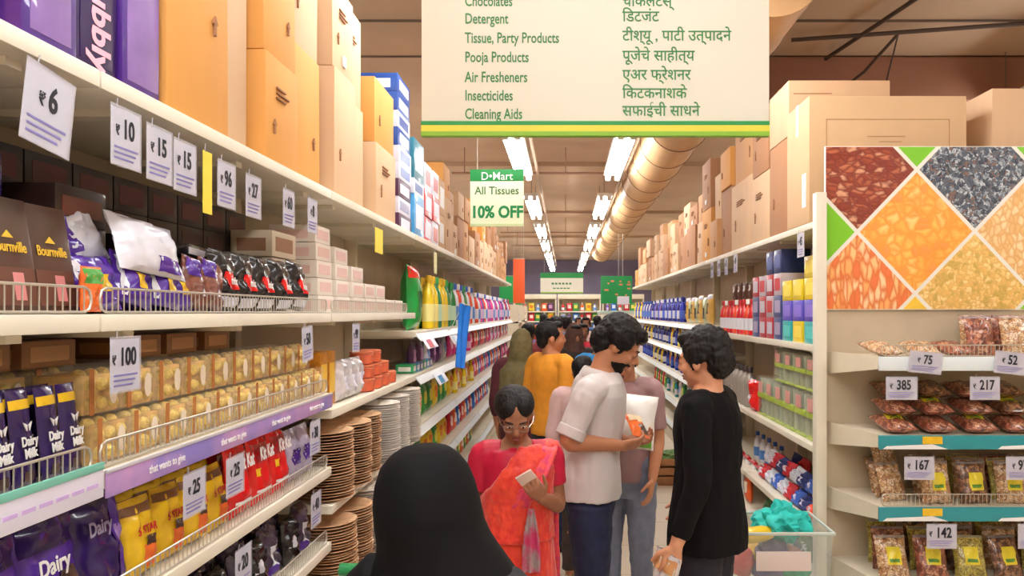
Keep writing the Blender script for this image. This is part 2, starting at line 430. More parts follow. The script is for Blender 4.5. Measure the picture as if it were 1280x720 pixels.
# printed ticket rails on the second shelf edge
t = thing('ticket_rail', 'white ticket rail with a green top line below the purple bars', 'ticket rail', (-1.0, .5, 1.352), R90, 'ticket rails')
MB().box(0, 1.05, -.006, -.0005, 0, .072, .002).obj('rail', mat('rail_white', (226, 222, 236), .3), t)
MB().box(0, 1.05, -.008, -.0005, .060, .076, .001).obj('green_line', mat('rail_green', (120, 190, 170), .35), t)
b = MB()
for k in range(22): b.box(.05+k*.045, .085+k*.045, -.0068, -.006, .026, .034)
b.obj('printed_line', mat('rail_lilac', (200, 170, 220), .5), t)
t = thing('ticket_rail', 'violet printed ticket rail below the gold chocolate boxes', 'ticket rail', (-1.0, 1.56, 1.345), R90, 'ticket rails')
MB().box(0, 1.51, -.006, -.0005, 0, .06, .002).obj('rail', LIP_BLUE, t)
MB().box(0, 1.51, -.008, -.0005, .054, .062, .001).obj('top_line', mat('rail_edge', (200, 196, 200), .3), t)
for k in range(4): text('that wants to give', .028, (.24+k*.36, -.0065, .027), WHITEP, t, .8, .01)
# ------------------------------------------------------------------ cartons on top of the shelves
CARD = [mat('cardboard_tan', (200, 150, 102), .75, var=.06, vscale=7, stretch=(1, 1, .2)), mat('cardboard_golden', (212, 150, 76), .72, var=.06, vscale=7, stretch=(1, 1, .2)),
        mat('cardboard_pale', (208, 172, 136), .78, var=.06, vscale=7, stretch=(1, 1, .2)), mat('cardboard_brown', (170, 122, 86), .78, var=.07, vscale=7, stretch=(1, 1, .2))]
MARK = mat('carton_print', (150, 104, 70), .8); STICK = mat('white_sticker', (236, 232, 226), .5); SEAM = mat('carton_seam', (120, 84, 52), .8)
def carton(w, h, d, m, loc, rz, label, group, marks=3, tape=True):
    marks = random.choice((1, 1, 2, 3))
    """w along the aisle (local x), front at y=0"""
    t = thing('cardboard_carton', label, 'carton', loc, rz, group)
    wob = random.uniform(-.004, .004)
    b = MB().box(-w/2, w/2, 0, d, 0, h, .006)
    for v in b.bm.verts:
        v.co.y += wob*math.sin(v.co.z*9)+(.006*math.cos(v.co.x/w*math.pi)*-1 if v.co.y < d/2 else 0)
    b.obj('box', m, t)
    MB().box(-w/2+.004, w/2-.004, d/2-.003, d/2+.003, h-.002, h+.001).obj('flap_seam', SEAM, t)
    if tape:
        tb = MB().box(-w/2-.001, w/2+.001, d/2-.028, d/2+.028, h+.0005, h+.0012)
        for sx in (-1, 1): tb.box(sx*w/2-.0015, sx*w/2+.0015, d/2-.028, d/2+.028, h-.09, h+.001)
        tb.obj('packing_tape', TAPE, t)
    b = MB(); f = -.0078
    if marks > 0:                            # handling marks: an arrow, a bar and a small label
        ax = w*.5*random.choice((-.55, .45)); az = h*.30; q = min(w, h)*.10
        b.poly([(ax-q*.15, f, az), (ax+q*.15, f, az), (ax+q*.15, f, az+q), (ax+q*.4, f, az+q), (ax, f, az+q*1.7), (ax-q*.4, f, az+q), (ax-q*.15, f, az+q)], (0, .006, 0))
        b.obj('arrow_mark', MARK, t)
        b = MB()
    if marks > 1:
        for k in range(3): b.box(-w*.22, w*(.05+.1*(k % 2)), f, f+.006, h*.72-k*.018, h*.72-k*.018+.006)
    if marks > 1: b.obj('printed_lines', MARK, t)
    else: b.bm.free()
    if marks > 2: MB().box(-w*.08, w*.06, f-.0008, f+.006, h*.10, h*.10+.05).obj('sticker', STICK, t)
    return t
ZT = 2.272
GCL = 'cartons on top of the chocolate-side shelves'
row = [  # y0, y1, lower height, upper height (0 none), material lower, upper, setback
    (1.86, 2.20, .95, 0, 1, 0, .03), (2.225, 2.47, .9, 0, 2, 0, .095), (2.52, 2.83, .40, .42, 1, 1, .05), (2.86, 3.18, .565, .5, 1, 2, .085),
    (3.27, 3.60, .60, .4, 2, 2, .05), (3.61, 3.91, .56, .48, 2, 2, .10), (3.97, 4.42, .42, .36, 2, 1, .045)]
n = 0
for y0, y1, h1, h2, m1, m2, sb in row:
    n += 1
    carton(y1-y0, h1, .42, CARD[m1], (-1.0-sb, (y0+y1)/2, ZT), R90, '%s carton beyond the purple boxes on the high shelf, bottom of its stack' % nth(n) if h2 else '%s carton beyond the purple boxes on the high shelf, tall and single' % nth(n), GCL)
    if h2: carton((y1-y0)*.97, h2, .40, CARD[m2], (-1.01-sb, (y0+y1)/2, ZT+h1+.003), R90, '%s carton beyond the purple boxes on the high shelf, top of its stack' % nth(n), GCL)
y = 6.35; n = 0
rl = random.Random(3)
while y < 13.0:
    wd = rl.uniform(.34, .5); n += 1
    h1 = rl.uniform(.32, .45) if n > 1 else .5; h2 = rl.choice((0, .25, .38))
    if n < 3: h2 = .3
    carton(wd, h1, .4, CARD[rl.choice((0, 2, 2, 3, 1))], (-1.04-rl.uniform(0, .05), y+wd/2, ZT), R90, '%s carton past the blue boxes on the high shelf, standing on it' % nth(n), 'distant cartons on the chocolate side', marks=2)
    if h2: carton(wd*.94, h2, .38, CARD[rl.choice((0, 2, 3, 1))], (-1.05-rl.uniform(0, .05), y+wd/2, ZT+h1+.003), R90, 'upper carton on the %s carton past the blue boxes' % nth(n), 'distant cartons on the chocolate side', marks=1)
    y += wd+.02
# purple display boxes at the near end of the high shelf
PUR = mat('purple_gloss', (74, 36, 128), .28, var=.12, vscale=5, coat=.4); PURD = mat('dark_purple_gloss', (44, 18, 78), .28, coat=.4); PURL = mat('lilac_gloss', (138, 104, 172), .25, var=.15, vscale=12, coat=.5)
PINK = mat('pink_print', (238, 176, 196), .4)
def display_box(w, h, d, m, m2, word, loc, label):
    t = thing('display_box', label, 'box', loc, R90, 'purple display boxes')
    MB().box(-w/2, w/2, 0, d, 0, h, .006).obj('box', m, t)
    MB().box(-w/2+.02, w/2-.02, -.002, .01, .03, h-.03, .002).obj('printed_panel', m2, t)
    if word:
        text(word, .088, (.01, -.0035, .135), PINK, t, 1, .03, rot=(0, R90, 0))
    else:
        MB().lathe([(.001, -.001), (.075, -.001), (.075, .001), (.001, .001)], 24, Matrix.Translation((0, -.003, .26)) @ Matrix.Rotation(R90, 4, 'X'), sx=.7).obj('pink_ring', PINK, t)
        MB().lathe([(.001, -.001), (.06, -.001), (.06, .001), (.001, .001)], 24, Matrix.Translation((0, -.0045, .26)) @ Matrix.Rotation(R90, 4, 'X'), sx=.7).obj('orange_disc', mat('disc_orange', (220, 110, 90), .4), t)
    return t
display_box(.155, .5, .4, PUR, PURL, '', (-1.04, 1.455, ZT), 'purple display box with an orange oval, nearest on the high shelf')
display_box(.15, .5, .4, PURD, PURD, 'Bubbly', (-1.05, 1.61, ZT), 'dark purple display box with pink upright lettering')
display_box(.155, .5, .4, PUR, PURL, None, (-1.04, 1.768, ZT), 'purple display box next to the golden carton') if False else None
t = thing('display_box', 'plain shiny purple box between the lettered box and golden carton', 'box', (-1.04, 1.768, ZT), R90, 'purple display boxes')
MB().box(-.077, .077, 0, .4, 0, .5, .006).obj('box', PUR, t); MB().box(-.06, .07, -.002, .01, .03, .47, .002).obj('printed_panel', PURL, t)
carton(.34, .5, .4, CARD[1], (-1.08, 1.19, ZT), R90, 'golden carton before the purple boxes on the high shelf', GCL)
# blue, white and red small packs stacked on the high shelf
BLUE = mat('blue_pack', (34, 74, 150), .35, coat=.3); TEALB = mat('teal_pack', (20, 110, 130), .35, coat=.3); SKYB = mat('sky_pack', (60, 150, 205), .35, coat=.3)
WPK = mat('white_pack', (222, 218, 230), .4); PLUM = mat('plum_pack', (76, 34, 66), .4); REDP = mat('red_pack', (196, 36, 40), .35, coat=.3)
def small_pack(key, w, h, d, m, ml):
    def f():
        t = thing('product_box', '', 'box')
        MB().box(-w/2, w/2, 0, d, 0, h, .003).obj('box', m, t)
        MB().box(-w*.36, w*.36, -.0012, .002, h*.22, h*.78).obj('printed_panel', ml, t)
        MB().box(-w/2-.001, -w/2+.002, d*.15, d*.85, h*.2, h*.7).obj('side_panel', ml, t)
        return t
    return key, f
def stack(kinds, loc, rz, hs, what, group, jit=.006):
    x, y, z = loc
    for i, (kk, hh) in enumerate(zip(kinds, hs)):
        place(kk[0], kk[1], (x+random.uniform(-jit, jit), y+random.uniform(-jit, jit), z), rz, what % nth(i+1), group); z += hh+.001
bw = small_pack('bw', .36, .115, .3, BLUE, WPK); wb = small_pack('wb', .36, .105, .3, WPK, BLUE); pl = small_pack('pl', .36, .11, .3, PLUM, WPK); tl = small_pack('tl', .34, .28, .3, TEALB, WPK); sk = small_pack('sk', .34, .30, .3, SKYB, WPK)
rd = small_pack('rd', .3, .2, .3, REDP, WPK); wr = small_pack('wr', .26, .2, .3, WPK, REDP)
GB = 'small boxes stacked on the high shelf'
stack([pl, wb, pl, wb, wb, bw, wb, bw, bw], (-1.06, 4.74, ZT), R90, [.11, .105, .11, .105, .105, .115, .105, .115, .115], '%s box up in the blue and white stack on the high shelf', GB)
stack([sk, wb, tl], (-1.04, 5.14, ZT), R90, [.30, .105, .28], '%s box up in the teal-topped stack beside the blue boxes', GB)
stack([rd, rd, wr], (-1.05, 5.52, ZT), R90, [.2, .2, .2], '%s box up in the red stack past the teal box', GB)
stack([wr, rd, wr], (-1.05, 5.83, ZT), R90, [.2, .2, .2], '%s box up in the white and red stack past the red boxes', GB)
stack([small_pack('cc', .27, .3, .3, CARD[2], STICK)]*2, (-1.05, 6.14, ZT), R90, [.3, .3], '%s pale box up in the stack past the red packs', GB)

# duct side
GCR = 'cartons on top of the duct-side shelves'
def cr(y0, y1, z, h, m, lab, x=1.45, d=.45, marks=3): carton(y1-y0, h, d, CARD[m], (x, (y0+y1)/2, z), -R90, lab, GCR, marks)
# big carton facing the camera at the end
t = thing('cardboard_carton', 'large pale carton with a printed frame, standing above the nut poster', 'carton', (1.88, 4.2, ZT), 0, GCR)
MB().box(-.46, .46, 0, .42, 0, .74, .008).obj('box', mat('cardboard_large', (208, 172, 132), .78, var=.05, vscale=4), t)
b = MB()
for (x0, x1, z0, z1) in ((-.36, .36, .60, .604), (-.36, .36, .12, .124), (-.36, -.356, .12, .604), (.356, .36, .12, .604)): b.box(x0, x1, -.002, .002, z0, z1)
b.box(-.12, .1, -.002, .002, .50, .505); b.box(-.05, .08, -.002, .002, .47, .474)
b.obj('printed_frame', mat('pale_print', (176, 136, 96), .8), t)
MB().box(-.461, .461, .19, .23, .739, .742).obj('packing_tape', TAPE, t)
bb = MB().box(-.4625, -.458, .05, .12, .1, .3).box(-.4625, -.458, .19, .23, .55, .74); bb.obj('side_sticker', STICK, t)
for xx, z, h, ww, l in ((2.83, ZT+.29, .50, .66, 'pale carton with tape, highest above the nut poster'), (2.80, ZT-.02, .305, .5, 'carton under the highest one above the nut poster')):
    t = thing('cardboard_carton', l, 'carton', (xx, 4.22, z), 0, GCR)
    MB().box(-ww/2, ww/2, 0, .4, 0, h, .008).obj('box', CARD[2], t); MB().box(-.05, .05, -.002, .401, h-.12, h+.001).obj('packing_tape', TAPE, t)
    MB().box(-.08, -.02, -.003, .004, h*.25, h*.45).obj('sticker', STICK, t)
# something must carry those two: the back-to-back run behind the poster
shelf_unit(1, 4.55, 5.9, (1.5, .9, .4), 'cream shelving bay behind the nut poster, facing the next aisle', front=2.45, depth=.4, top=2.245)
cr(4.66, 5.10, ZT, .62, 3, 'brown stickered carton behind the large pale carton')
t = thing('cardboard_carton', 'wide pale carton lying on top behind the large pale carton', 'carton', (1.78, 4.68, ZT+.625), 0, GCR)
MB().box(-.33, .33, 0, .44, 0, .36, .008).obj('box', CARD[2], t); MB().box(-.331, .331, .20, .24, .358, .361).obj('packing_tape', TAPE, t)
MB().box(-.3, -.05, -.002, .003, .27, .275).obj('printed_marks', MARK, t)
cr(5.13, 5.6, ZT, .5, 2, 'pale carton next to the brown stickered carton, lower')
cr(5.15, 5.58, ZT+.503, .42, 3, 'brown carton next to the brown stickered carton, upper')
lst = [(5.68, 6.42, .58, .55, 2, 0), (6.46, 6.9, .62, .35, 3, 1), (6.95, 7.28, .38, .45, 0, 2), (7.33, 7.8, .55, .5, 1, 3), (7.85, 8.2, .48, .3, 2, 0)]
n = 0
for y0, y1, h1, h2, m1, m2 in lst:
    h2 = min(h2, 1.13-h1)
    n += 1
    cr(y0, y1, ZT, h1, m1, '%s lower carton past the brown pair on the duct side' % nth(n), x=1.46+.02*(n % 3))
    cr(y0+.02, y1-.02, ZT+h1+.003, h2, m2, '%s upper carton past the brown pair on the duct side' % nth(n), x=1.48+.03*(n % 2))
y = 8.24; n = 5
while y < 15.0:
    wd = rl.uniform(.36, .6); n += 1; h1 = rl.uniform(.34, .5); h2 = rl.choice((.0, .3, .4, .25))
    cr(y, y+wd, ZT, h1, rl.choice((0, 1, 2, 3)), '%s lower carton past the brown pair on the duct side' % nth(n), x=1.46+rl.uniform(0, .05), marks=2)
    if h2: cr(y+.02, y+wd-.02, ZT+h1+.003, h2, rl.choice((0, 2, 2, 3)), '%s upper carton past the brown pair on the duct side' % nth(n), x=1.46+rl.uniform(0, .08), marks=1)
    y += wd+.02
# ------------------------------------------------------------------ product builders (front at y = 0, facing -y, base at z = 0)
def pouch_grid(w, h, d, nx=12, nz=14, seed=0, crimp=.02, off=0.0, u0=0, u1=1, v0=0, v1=1, wr=.004, lean=0.0, back=False):
    rr = Vector((seed*3.1, seed*1.7, seed*.9)); g = []
    for j in range(nz+1):
        v = v0+(v1-v0)*j/nz; row_ = []
        for i in range(nx+1):
            u = u0+(u1-u0)*i/nx
            e = max(0, 1-abs(2*u-1)**2.6)**.6*max(0, 1-abs(2*v-1.0)**3.2)**.6
            belly = d*.5*e*(1.15-.3*v)
            n_ = noise.noise(Vector((u*5, v*5, 0))+rr)*wr*2*(.3+e)+noise.noise(Vector((u*13, v*11, 4))+rr)*wr*.8
            xx = (u-.5)*w*(1-.05*math.sin(v*math.pi))+noise.noise(Vector((0, v*4, 7))+rr)*w*.02
            y = (-belly-n_-off) if not back else (belly+n_*.5+off)
            row_.append(Vector((xx, y+d*.35+lean*v*h, v*h)))
        g.append(row_)
    return g
def pouch_mesh(w, h, d, seed=0, nx=12, nz=14, wr=.004, lean=0.0):
    b = MB(); F = pouch_grid(w, h, d, nx, nz, seed, wr=wr, lean=lean); K = pouch_grid(w, h, d, nx, nz, seed, wr=wr, lean=lean, back=True)
    g = []
    for f, k in zip(F, K): g.append(f+[p for p in k[::-1]])
    for r in g:
        for p in r: pass
    # keep the seams closed
    b.rows(g); bmesh.ops.remove_doubles(b.bm, verts=b.bm.verts, dist=.0002)
    return b
def patch(w, h, d, seed, u0, u1, v0, v1, off=.0012, wr=.004, lean=0.0, nx=8, nz=8):
    b = MB(); b.rows(pouch_grid(w, h, d, nx, nz, seed, off=off, u0=u0, u1=u1, v0=v0, v1=v1, wr=wr, lean=lean), caps=False, wrap=False); return b
def pouch(w, h, d, m, patches, words=(), seed=0, cat='packet', name='snack_pouch', wr=.004, lean=0.0):
    """patches: (name, material, u0, u1, v0, v1); words: (text, size, u, v, material, cond)"""
    def f():
        t = thing(name, '', cat)
        pouch_mesh(w, h, d, seed, wr=wr, lean=lean).obj('pouch', m, t)
        for k, (nm, pm, u0, u1, v0, v1) in enumerate(patches): patch(w, h, d, seed, u0, u1, v0, v1, .0014+.0006*k, wr, lean).obj(nm, pm, t)
        for tx, sz, u, v, tm, cd in words:
            p = pouch_grid(w, h, d, 1, 1, seed, off=.006, u0=u, u1=u+.01, v0=v, v1=v+.01, wr=wr, lean=lean)[0][0]
            text(tx, sz, p, tm, t, cd, .02, rot=(-math.atan(lean), 0, 0))
        return t
    return f
def bottle(prof, mb, cap, mc, lab=None, ml=None, n=14, flat=1.0, trigger=False):
    def f():
        t = thing('bottle', '', 'bottle')
        MB().lathe(prof, n, sy=flat).obj('body', mb, t)
        z0 = prof[-1][1]
        if trigger:
            b = MB().lathe([(.014, z0-.005), (.014, z0+.02), (.01, z0+.03)], 10).box(-.012, .012, -.05, .03, z0+.028, z0+.055, .006)
            b.box(-.006, .006, -.04, -.028, z0-.015, z0+.03, .003); b.obj('trigger_head', mc, t)
        else: MB().lathe([(cap[0], z0-.004), (cap[0], z0+cap[1]*.85), (cap[0]*.8, z0+cap[1])], 12).obj('cap', mc, t)
        if lab:
            r = max(q[0] for q in prof)+.0012
            MB().lathe([(r-.003, lab[0]), (r, lab[0]+.002), (r, lab[1]-.002), (r-.003, lab[1])], n, sy=(flat*(r)+.000)/r).obj('label', ml, t)
        return t
    return f
# chocolate-side: shelf at eye level -------------------------------------------------
CHOC = mat('cocoa_brown_foil', (72, 44, 34), .35, var=.15, vscale=9, coat=.3); CHOCD = mat('dark_cocoa', (44, 26, 22), .4, coat=.2); GOLDF = mat('gold_foil', (252, 212, 110), .3, metal=.25, bump=.5, bscale=120, var=.3, vscale=60)
SILV = mat('silver_film', (224, 222, 232), .25, metal=.05, var=.14, vscale=14, coat=.4); PURF = mat('purple_film', (80, 38, 150), .24, var=.22, vscale=12, coat=.5); PURK = mat('deep_purple_film', (44, 20, 88), .25, var=.25, vscale=12, coat=.5)
YELF = mat('yellow_film', (248, 196, 36), .25, var=.25, vscale=14, coat=.5); REDF = mat('red_film', (226, 26, 26), .25, var=.12, vscale=12, coat=.5); BLKF = mat('black_film', (26, 20, 24), .22, coat=.5)
ORF = mat('orange_film', (236, 110, 40), .28, var=.15, vscale=14, coat=.4); MAGP = mat('berry_print', (196, 54, 96), .35)
def brown_bar():
    t = thing('chocolate_box', '', 'chocolate box')
    MB().box(-.062, .062, 0, .035, 0, .225, .004).obj('box', CHOC, t)
    MB().box(-.055, .055, -.0014, .003, .01, .085).obj('lower_panel', mat('cocoa_mid', (98, 58, 44), .4), t)
    MB().box(-.002, .026, -.002, .003, .02, .075).obj('pink_streak', mat('streak_pink', (206, 130, 130), .4), t)
    text('Bournville', .030, (0, -.0022, .125), GOLDP, t, .72, .012); 
    MB().poly([(-.014, -.002, .144), (.014, -.002, .144), (0, -.002, .158)], (0, .003, 0)).obj('gold_crest', GOLDP, t)
    return t
GS1 = 'brown chocolate boxes at eye level'
for i, y in enumerate((1.13, 1.265, 1.395, 1.525)):
    place('bb', brown_bar, (-1.06-.01*(i % 2), y, 1.747), R90, '%s upright brown chocolate box with gold lettering at eye level' % nth(i+1), GS1, rot=(-.16, 0, R90))
for i, y in enumerate((1.17, 1.30, 1.43, 1.56)):
    place('bb', brown_bar, (-1.14, y, 1.745), R90, '%s brown chocolate box in the back row at eye level' % nth(i+1), GS1, rot=(-.05, 0, R90))
def dark_case():
    t = thing('product_box', '', 'box')
    MB().box(-.09, .09, 0, .125, 0, .09, .004).obj('box', CHOCD, t)
    MB().box(-.07, .07, -.0015, .003, .02, .065).obj('printed_panel', mat('brown_panel', (104, 56, 44), .4), t); return t
place('dc', dark_case, (-1.155, 1.72, 1.955), R90, 'dark brown chocolate case stacked highest behind the silver pouch', 'dark chocolate cases')
place('dc', dark_case, (-1.155, 1.72, 1.862), R90, 'dark brown chocolate case second from top behind the silver pouch', 'dark chocolate cases')
place('dc', dark_case, (-1.155, 1.73, 1.77), R90, 'dark brown chocolate case at the bottom behind the silver pouch', 'dark chocolate cases')
place('dc', dark_case, (-1.155, 1.93, 1.77), R90, 'dark chocolate case low behind the silver pouch', 'dark chocolate cases')
place('dc', dark_case, (-1.155, 1.93, 1.862), R90, 'dark chocolate case standing on the low one behind the silver pouch', 'dark chocolate cases')
t = thing('product_box', 'tan box at the back of the eye-level shelf above the brown boxes', 'box', (-1.205, 1.26, 1.992), R90)
MB().box(-.07, .07, 0, .08, 0, .14, .004).obj('box', CARD[1], t); MB().box(-.05, .05, -.0015, .003, .02, .05).obj('printed_panel', MARK, t)
t = thing('product_box', 'purple box at the back of the eye-level shelf beside the tan box', 'box', (-1.205, 1.46, 1.992), R90)
MB().box(-.08, .08, 0, .08, 0, .10, .004).obj('box', PURK, t); MB().box(-.06, .06, -.0015, .003, .03, .06).obj('printed_panel', PURL, t)
o = MB().box(-1.285, -1.205, 1.1, 1.6, 1.975, 1.99, .003); o.box(-1.285, -1.27, 1.12, 1.15, 1.747, 1.977).box(-1.285, -1.27, 1.55, 1.58, 1.747, 1.977).box(-1.22, -1.205, 1.12, 1.15, 1.747, 1.977).box(-1.22, -1.205, 1.55, 1.58, 1.747, 1.977)
tag(o.obj('display_riser', CHOCD), 'dark display riser behind the brown chocolate boxes', 'riser')
G2 = 'pouches at eye level'
PY = [('yellow_patch', YELF, .3, .62, .28, .55)]
pv = pouch(.25, .15, .05, SILV, [('purple_band', PURF, .50, .90, .04, .30)], (), 3, wr=.006)
pp = pouch(.15, .13, .05, PURF, [('silver_band', SILV, .05, .16, .1, .9), ('yellow_patch', YELF, .32, .66, .3, .62)], (), 5, wr=.006)
place('pv', pv, (-1.03, 1.83, 1.83), 0, 'large silver pouch lying open on the purple pouches', G2, rot=(-.35, .10, R90-.1), scale=1.0)
place('pv2', pouch(.17, .14, .05, SILV, [('purple_band', PURF, .06, .4, .2, .9)], (), 9, wr=.007), (-1.12, 1.70, 1.84), 0, 'silver and purple pouch behind the large silver one', G2, rot=(-.3, -.25, R90-.1))
for i, (y, a, x) in enumerate(((1.655, -.05, -1.05), (1.775, .2, -1.045), (1.90, .15, -1.04), (2.0, .05, -1.055))):
    place('pp', pp, (x, y, 1.748), 0, '%s purple pouch with a yellow spot under the silver pouch' % nth(i+1), G2, rot=(-.25, a, R90))
for i, y in enumerate((1.67, 1.83, 1.99)):
    place('pp', pp, (-1.105, y, 1.748), 0, '%s purple pouch in the row behind the silver pouch' % nth(i+1), G2, rot=(-.1, .1, R90))
t = thing('snack_pouch', 'small green and orange packet leaning by the last brown box', 'packet', (-1.035, 1.585, 1.75), R90, G2)
pouch_mesh(.07, .1, .03, 12).obj('pouch', ORF, t); patch(.07, .1, .03, 12, .05, .95, .62, .95, .001).obj('green_top', mat('green_film', (70, 150, 60), .3, coat=.4), t)
pr = pouch(.13, .15, .05, mat('bronze_film', (124, 66, 50), .28, var=.3, vscale=20, coat=.5), [('white_spot', WPK, .45, .62, .25, .45), ('purple_top', PURF, .05, .5, .6, .95)], (), 6, wr=.006)
for i, y in enumerate((2.07, 2.14)): place('pr', pr, (-1.05+.01*i, y, 1.748), 0, 'bronze pouch with a white spot, %s past the purple pouches' % nth(i+1), G2, rot=(-.1, .15, R90))
def dark_bar_box():
    t = thing('chocolate_box', '', 'chocolate box')
    MB().box(-.09, .09, 0, .10, 0, .035, .003).obj('box', BLKF, t)
    MB().box(-.091, .091, -.001, .002, .006, .026).obj('white_edge', WPK, t); return t
for i in range(3): place('db', dark_bar_box, (-1.12, 2.17+.012*i, 1.83+.042*i), 0, 'dark chocolate box with a white edge, %s up beside the silver pouch' % nth(i+1), 'dark flat boxes', rot=(0, .0, R90+.1+.06*i))
place('dc', dark_case, (-1.155, 2.17, 1.748), R90, 'dark chocolate case under the flat dark boxes', 'dark chocolate cases', scale=(1, 1, .86))
pk = pouch(.15, .17, .07, BLKF, [('red_badge', REDF, .3, .78, .34, .62), ('silver_foot', SILV, .15, .85, .06, .22)], [('mix', .03, .54, .47, WHITEP, .9)], 8, wr=.006)
for i, y in enumerate((2.25, 2.39, 2.53, 2.70, 2.86)): place('pk', pk, (-1.05, y, 1.748), 0, '%s black pouch with a red badge at eye level' % nth(i+1), G2, rot=(-.08, random.uniform(-.1, .1), R90), scale=(1, 1, 1.15))
for i, y in enumerate((2.35, 2.5, 2.66)): place('pk', pk, (-1.16, y, 1.748), 0, '%s black red-badged pouch in the back row' % nth(i+1), G2, rot=(-.08, 0, R90))
wcm = mat('pale_carton_print', (226, 214, 200), .5); wc = small_pack('wc', .20, .075, .2, wcm, mat('rose_panel', (222, 186, 176), .5))
wc2 = small_pack('wc2', .24, .10, .16, mat('kraft_white', (206, 190, 164), .55), mat('brown_round', (150, 110, 84), .5))
G3 = 'white boxes at eye level'
for i, (y, z, x) in enumerate(((2.88, 1.86, -1.125), (2.88, 1.965, -1.125))): place(*wc2, (x, y, z), R90, 'kraft white box with a brown emblem, %s up behind the black pouches' % nth(i+1), G3)
for i, y in enumerate((2.80, 2.96)): place(*small_pack('sup', .15, .108, .14, wcm, STICK), (-1.14, y, 1.748), R90, 'plain white box under the kraft boxes, %s one' % nth(i+1), G3)
rows_w = [(3.22, 5, -1.07), (3.44, 4, -1.06), (3.66, 3, -1.05), (3.88, 2, -1.05), (4.10, 2, -1.05), (4.32, 1, -1.05), (4.54, 1, -1.05)]
for j, (y, n_, x) in enumerate(rows_w):
    for i in range(n_): place(*wc, (x-.004*i, y, 1.747+.077*i), R90, 'white rose-panelled box, %s up in the %s column past the black pouches' % (nth(i+1), nth(j+1)), G3)
DKB = small_pack('dkb', .165, .098, .09, mat('umber_box', (40, 28, 26), .45, coat=.2), mat('umber_panel', (66, 44, 38), .45))
DKC = small_pack('dkc', .165, .098, .09, mat('black_box', (28, 24, 28), .4, coat=.2), mat('wine_panel', (78, 36, 40), .45))
k = 0
for j, y in enumerate([.95+.17*i for i in range(12)]):
    for i in range(4):
        k += 1; place(*(DKB, DKC)[(i*5+j*3) % 3 == 0], (-1.29, y, 1.747+.0985*i), R90, '%s dark box in the wall of boxes at the back of the eye-level shelf' % nth(k), 'dark boxes at the back of the eye-level shelf')
# second shelf: purple bars and gold boxes ---------------------------------------------
def purple_bar():
    t = thing('chocolate_bar', '', 'chocolate bar')
    pouch_mesh(.066, .19, .022, 21, 8, 12, wr=.001).obj('wrapper', PURK, t)
    patch(.066, .19, .022, 21, .02, .98, .80, .90, .001, .001).obj('yellow_band', YELF, t)
    patch(.066, .19, .022, 21, .3, .7, .05, .16, .001, .001).obj('chunk_print', CHOC, t)
    text('Dairy', .026, (0, -.009, .088), WHITEP, t, .85, .03); text('Milk', .026, (0, -.009, .064), WHITEP, t, .85, .03)
    b = MB()
    for sx in (-1, 1): b.poly([(sx*.004, -.009, .108), (sx*.013, -.009, .126), (sx*.002, -.009, .12)], (0, .002, 0))
    b.obj('white_splash', WHITEP, t); return t
GP = 'purple chocolate bars on the second shelf'
for i in range(8):
    place('pb', purple_bar, (-1.045-.004*(i % 2), 1.07+.068*i, 1.407), 0, '%s purple chocolate bar standing behind the wire fence' % nth(i+1), GP, rot=(-.10, 0, R90+.1))
for i in range(7):
    place('pb', purple_bar, (-1.085, 1.10+.068*i, 1.407), 0, '%s purple chocolate bar in the back row behind the wire fence' % nth(i+1), GP, rot=(-.08, 0, R90))
CLR = mat('clear_plastic', (255, 250, 235), .08, alpha=.10, spec=.8); GOLDT = mat('gold_tray', (230, 186, 106), .4, var=.35, vscale=30); OVAL = mat('oval_label', (236, 220, 196), .45)
GBALL = MB().ball((0, 0, 0), .0165, sub=2).mesh('gold_ball', GOLDF)
def gold_box():
    t = thing('gold_chocolate_box', '', 'chocolate box')
    MB().box(-.064, .064, .004, .115, .001, .09, .003).obj('inner_tray', GOLDT, t)
    for r_ in range(2):
        for c_ in range(3):
            o = link('gold_ball', GBALL, t, (-.041+.041*c_, .006, .024+.043*r_))
    for c_ in range(3): link('gold_ball', GBALL, t, (-.041+.041*c_, .028, .088))
    MB().box(-.066, .066, -.014, .118, 0, .108, .004).obj('clear_lid', CLR, t)
    MB().lathe([(.001, -.0006), (.02, -.0006), (.02, .0006), (.001, .0006)], 20, Matrix.Translation((.018, -.0152, .05)) @ Matrix.Rotation(R90, 4, 'X'), sx=.72, sy=1.5).obj('oval_label', OVAL, t)
    MB().box(-.0665, -.05, -.0148, -.0138, .002, .106).obj('brown_edge', mat('amber_edge', (176, 112, 56), .4), t)
    return t
GG = 'gold chocolate boxes on the second shelf'
for i in range(11): place('gb', gold_box, (-1.05, 1.66+.136*i, 1.407), R90, '%s gold chocolate box along the front row behind the wire fence' % nth(i+1), GG)
for i in range(10): place('gb', gold_box, (-1.075, 1.67+.139*i, 1.516), R90, '%s gold chocolate box along the upper row' % nth(i+1), GG)
for i in range(5): place('gb', gold_box, (-1.21, 1.10+.14*i, 1.407), R90, '%s gold chocolate box behind the purple bars, lower row' % nth(i+1), GG)
for i in range(5): place('gb', gold_box, (-1.20, 1.12+.14*i, 1.516), R90, '%s gold chocolate box behind the purple bars, upper row' % nth(i+1), GG)
BR = small_pack('br', .17, .06, .14, mat('copper_box', (134, 90, 56), .4, coat=.2), mat('copper_panel', (176, 130, 84), .4))
for i, y in enumerate((1.42, 1.62, 1.98, 2.18, 2.4)): place(*BR, (-1.16, y, 1.626), R90, '%s copper box on top of the gold boxes' % nth(i+1), 'copper boxes')
TGB = mat('amber_foil', (206, 136, 40), .3, metal=.4, var=.3, vscale=40, bump=.3, bscale=80)
for i, y in enumerate((3.16, 3.27)): place(*small_pack('ag', .1, .24, .1, TGB, GOLDP), (-1.06, y, 1.333), R90, '%s tall amber box after the gold boxes' % nth(i+1), 'amber boxes')
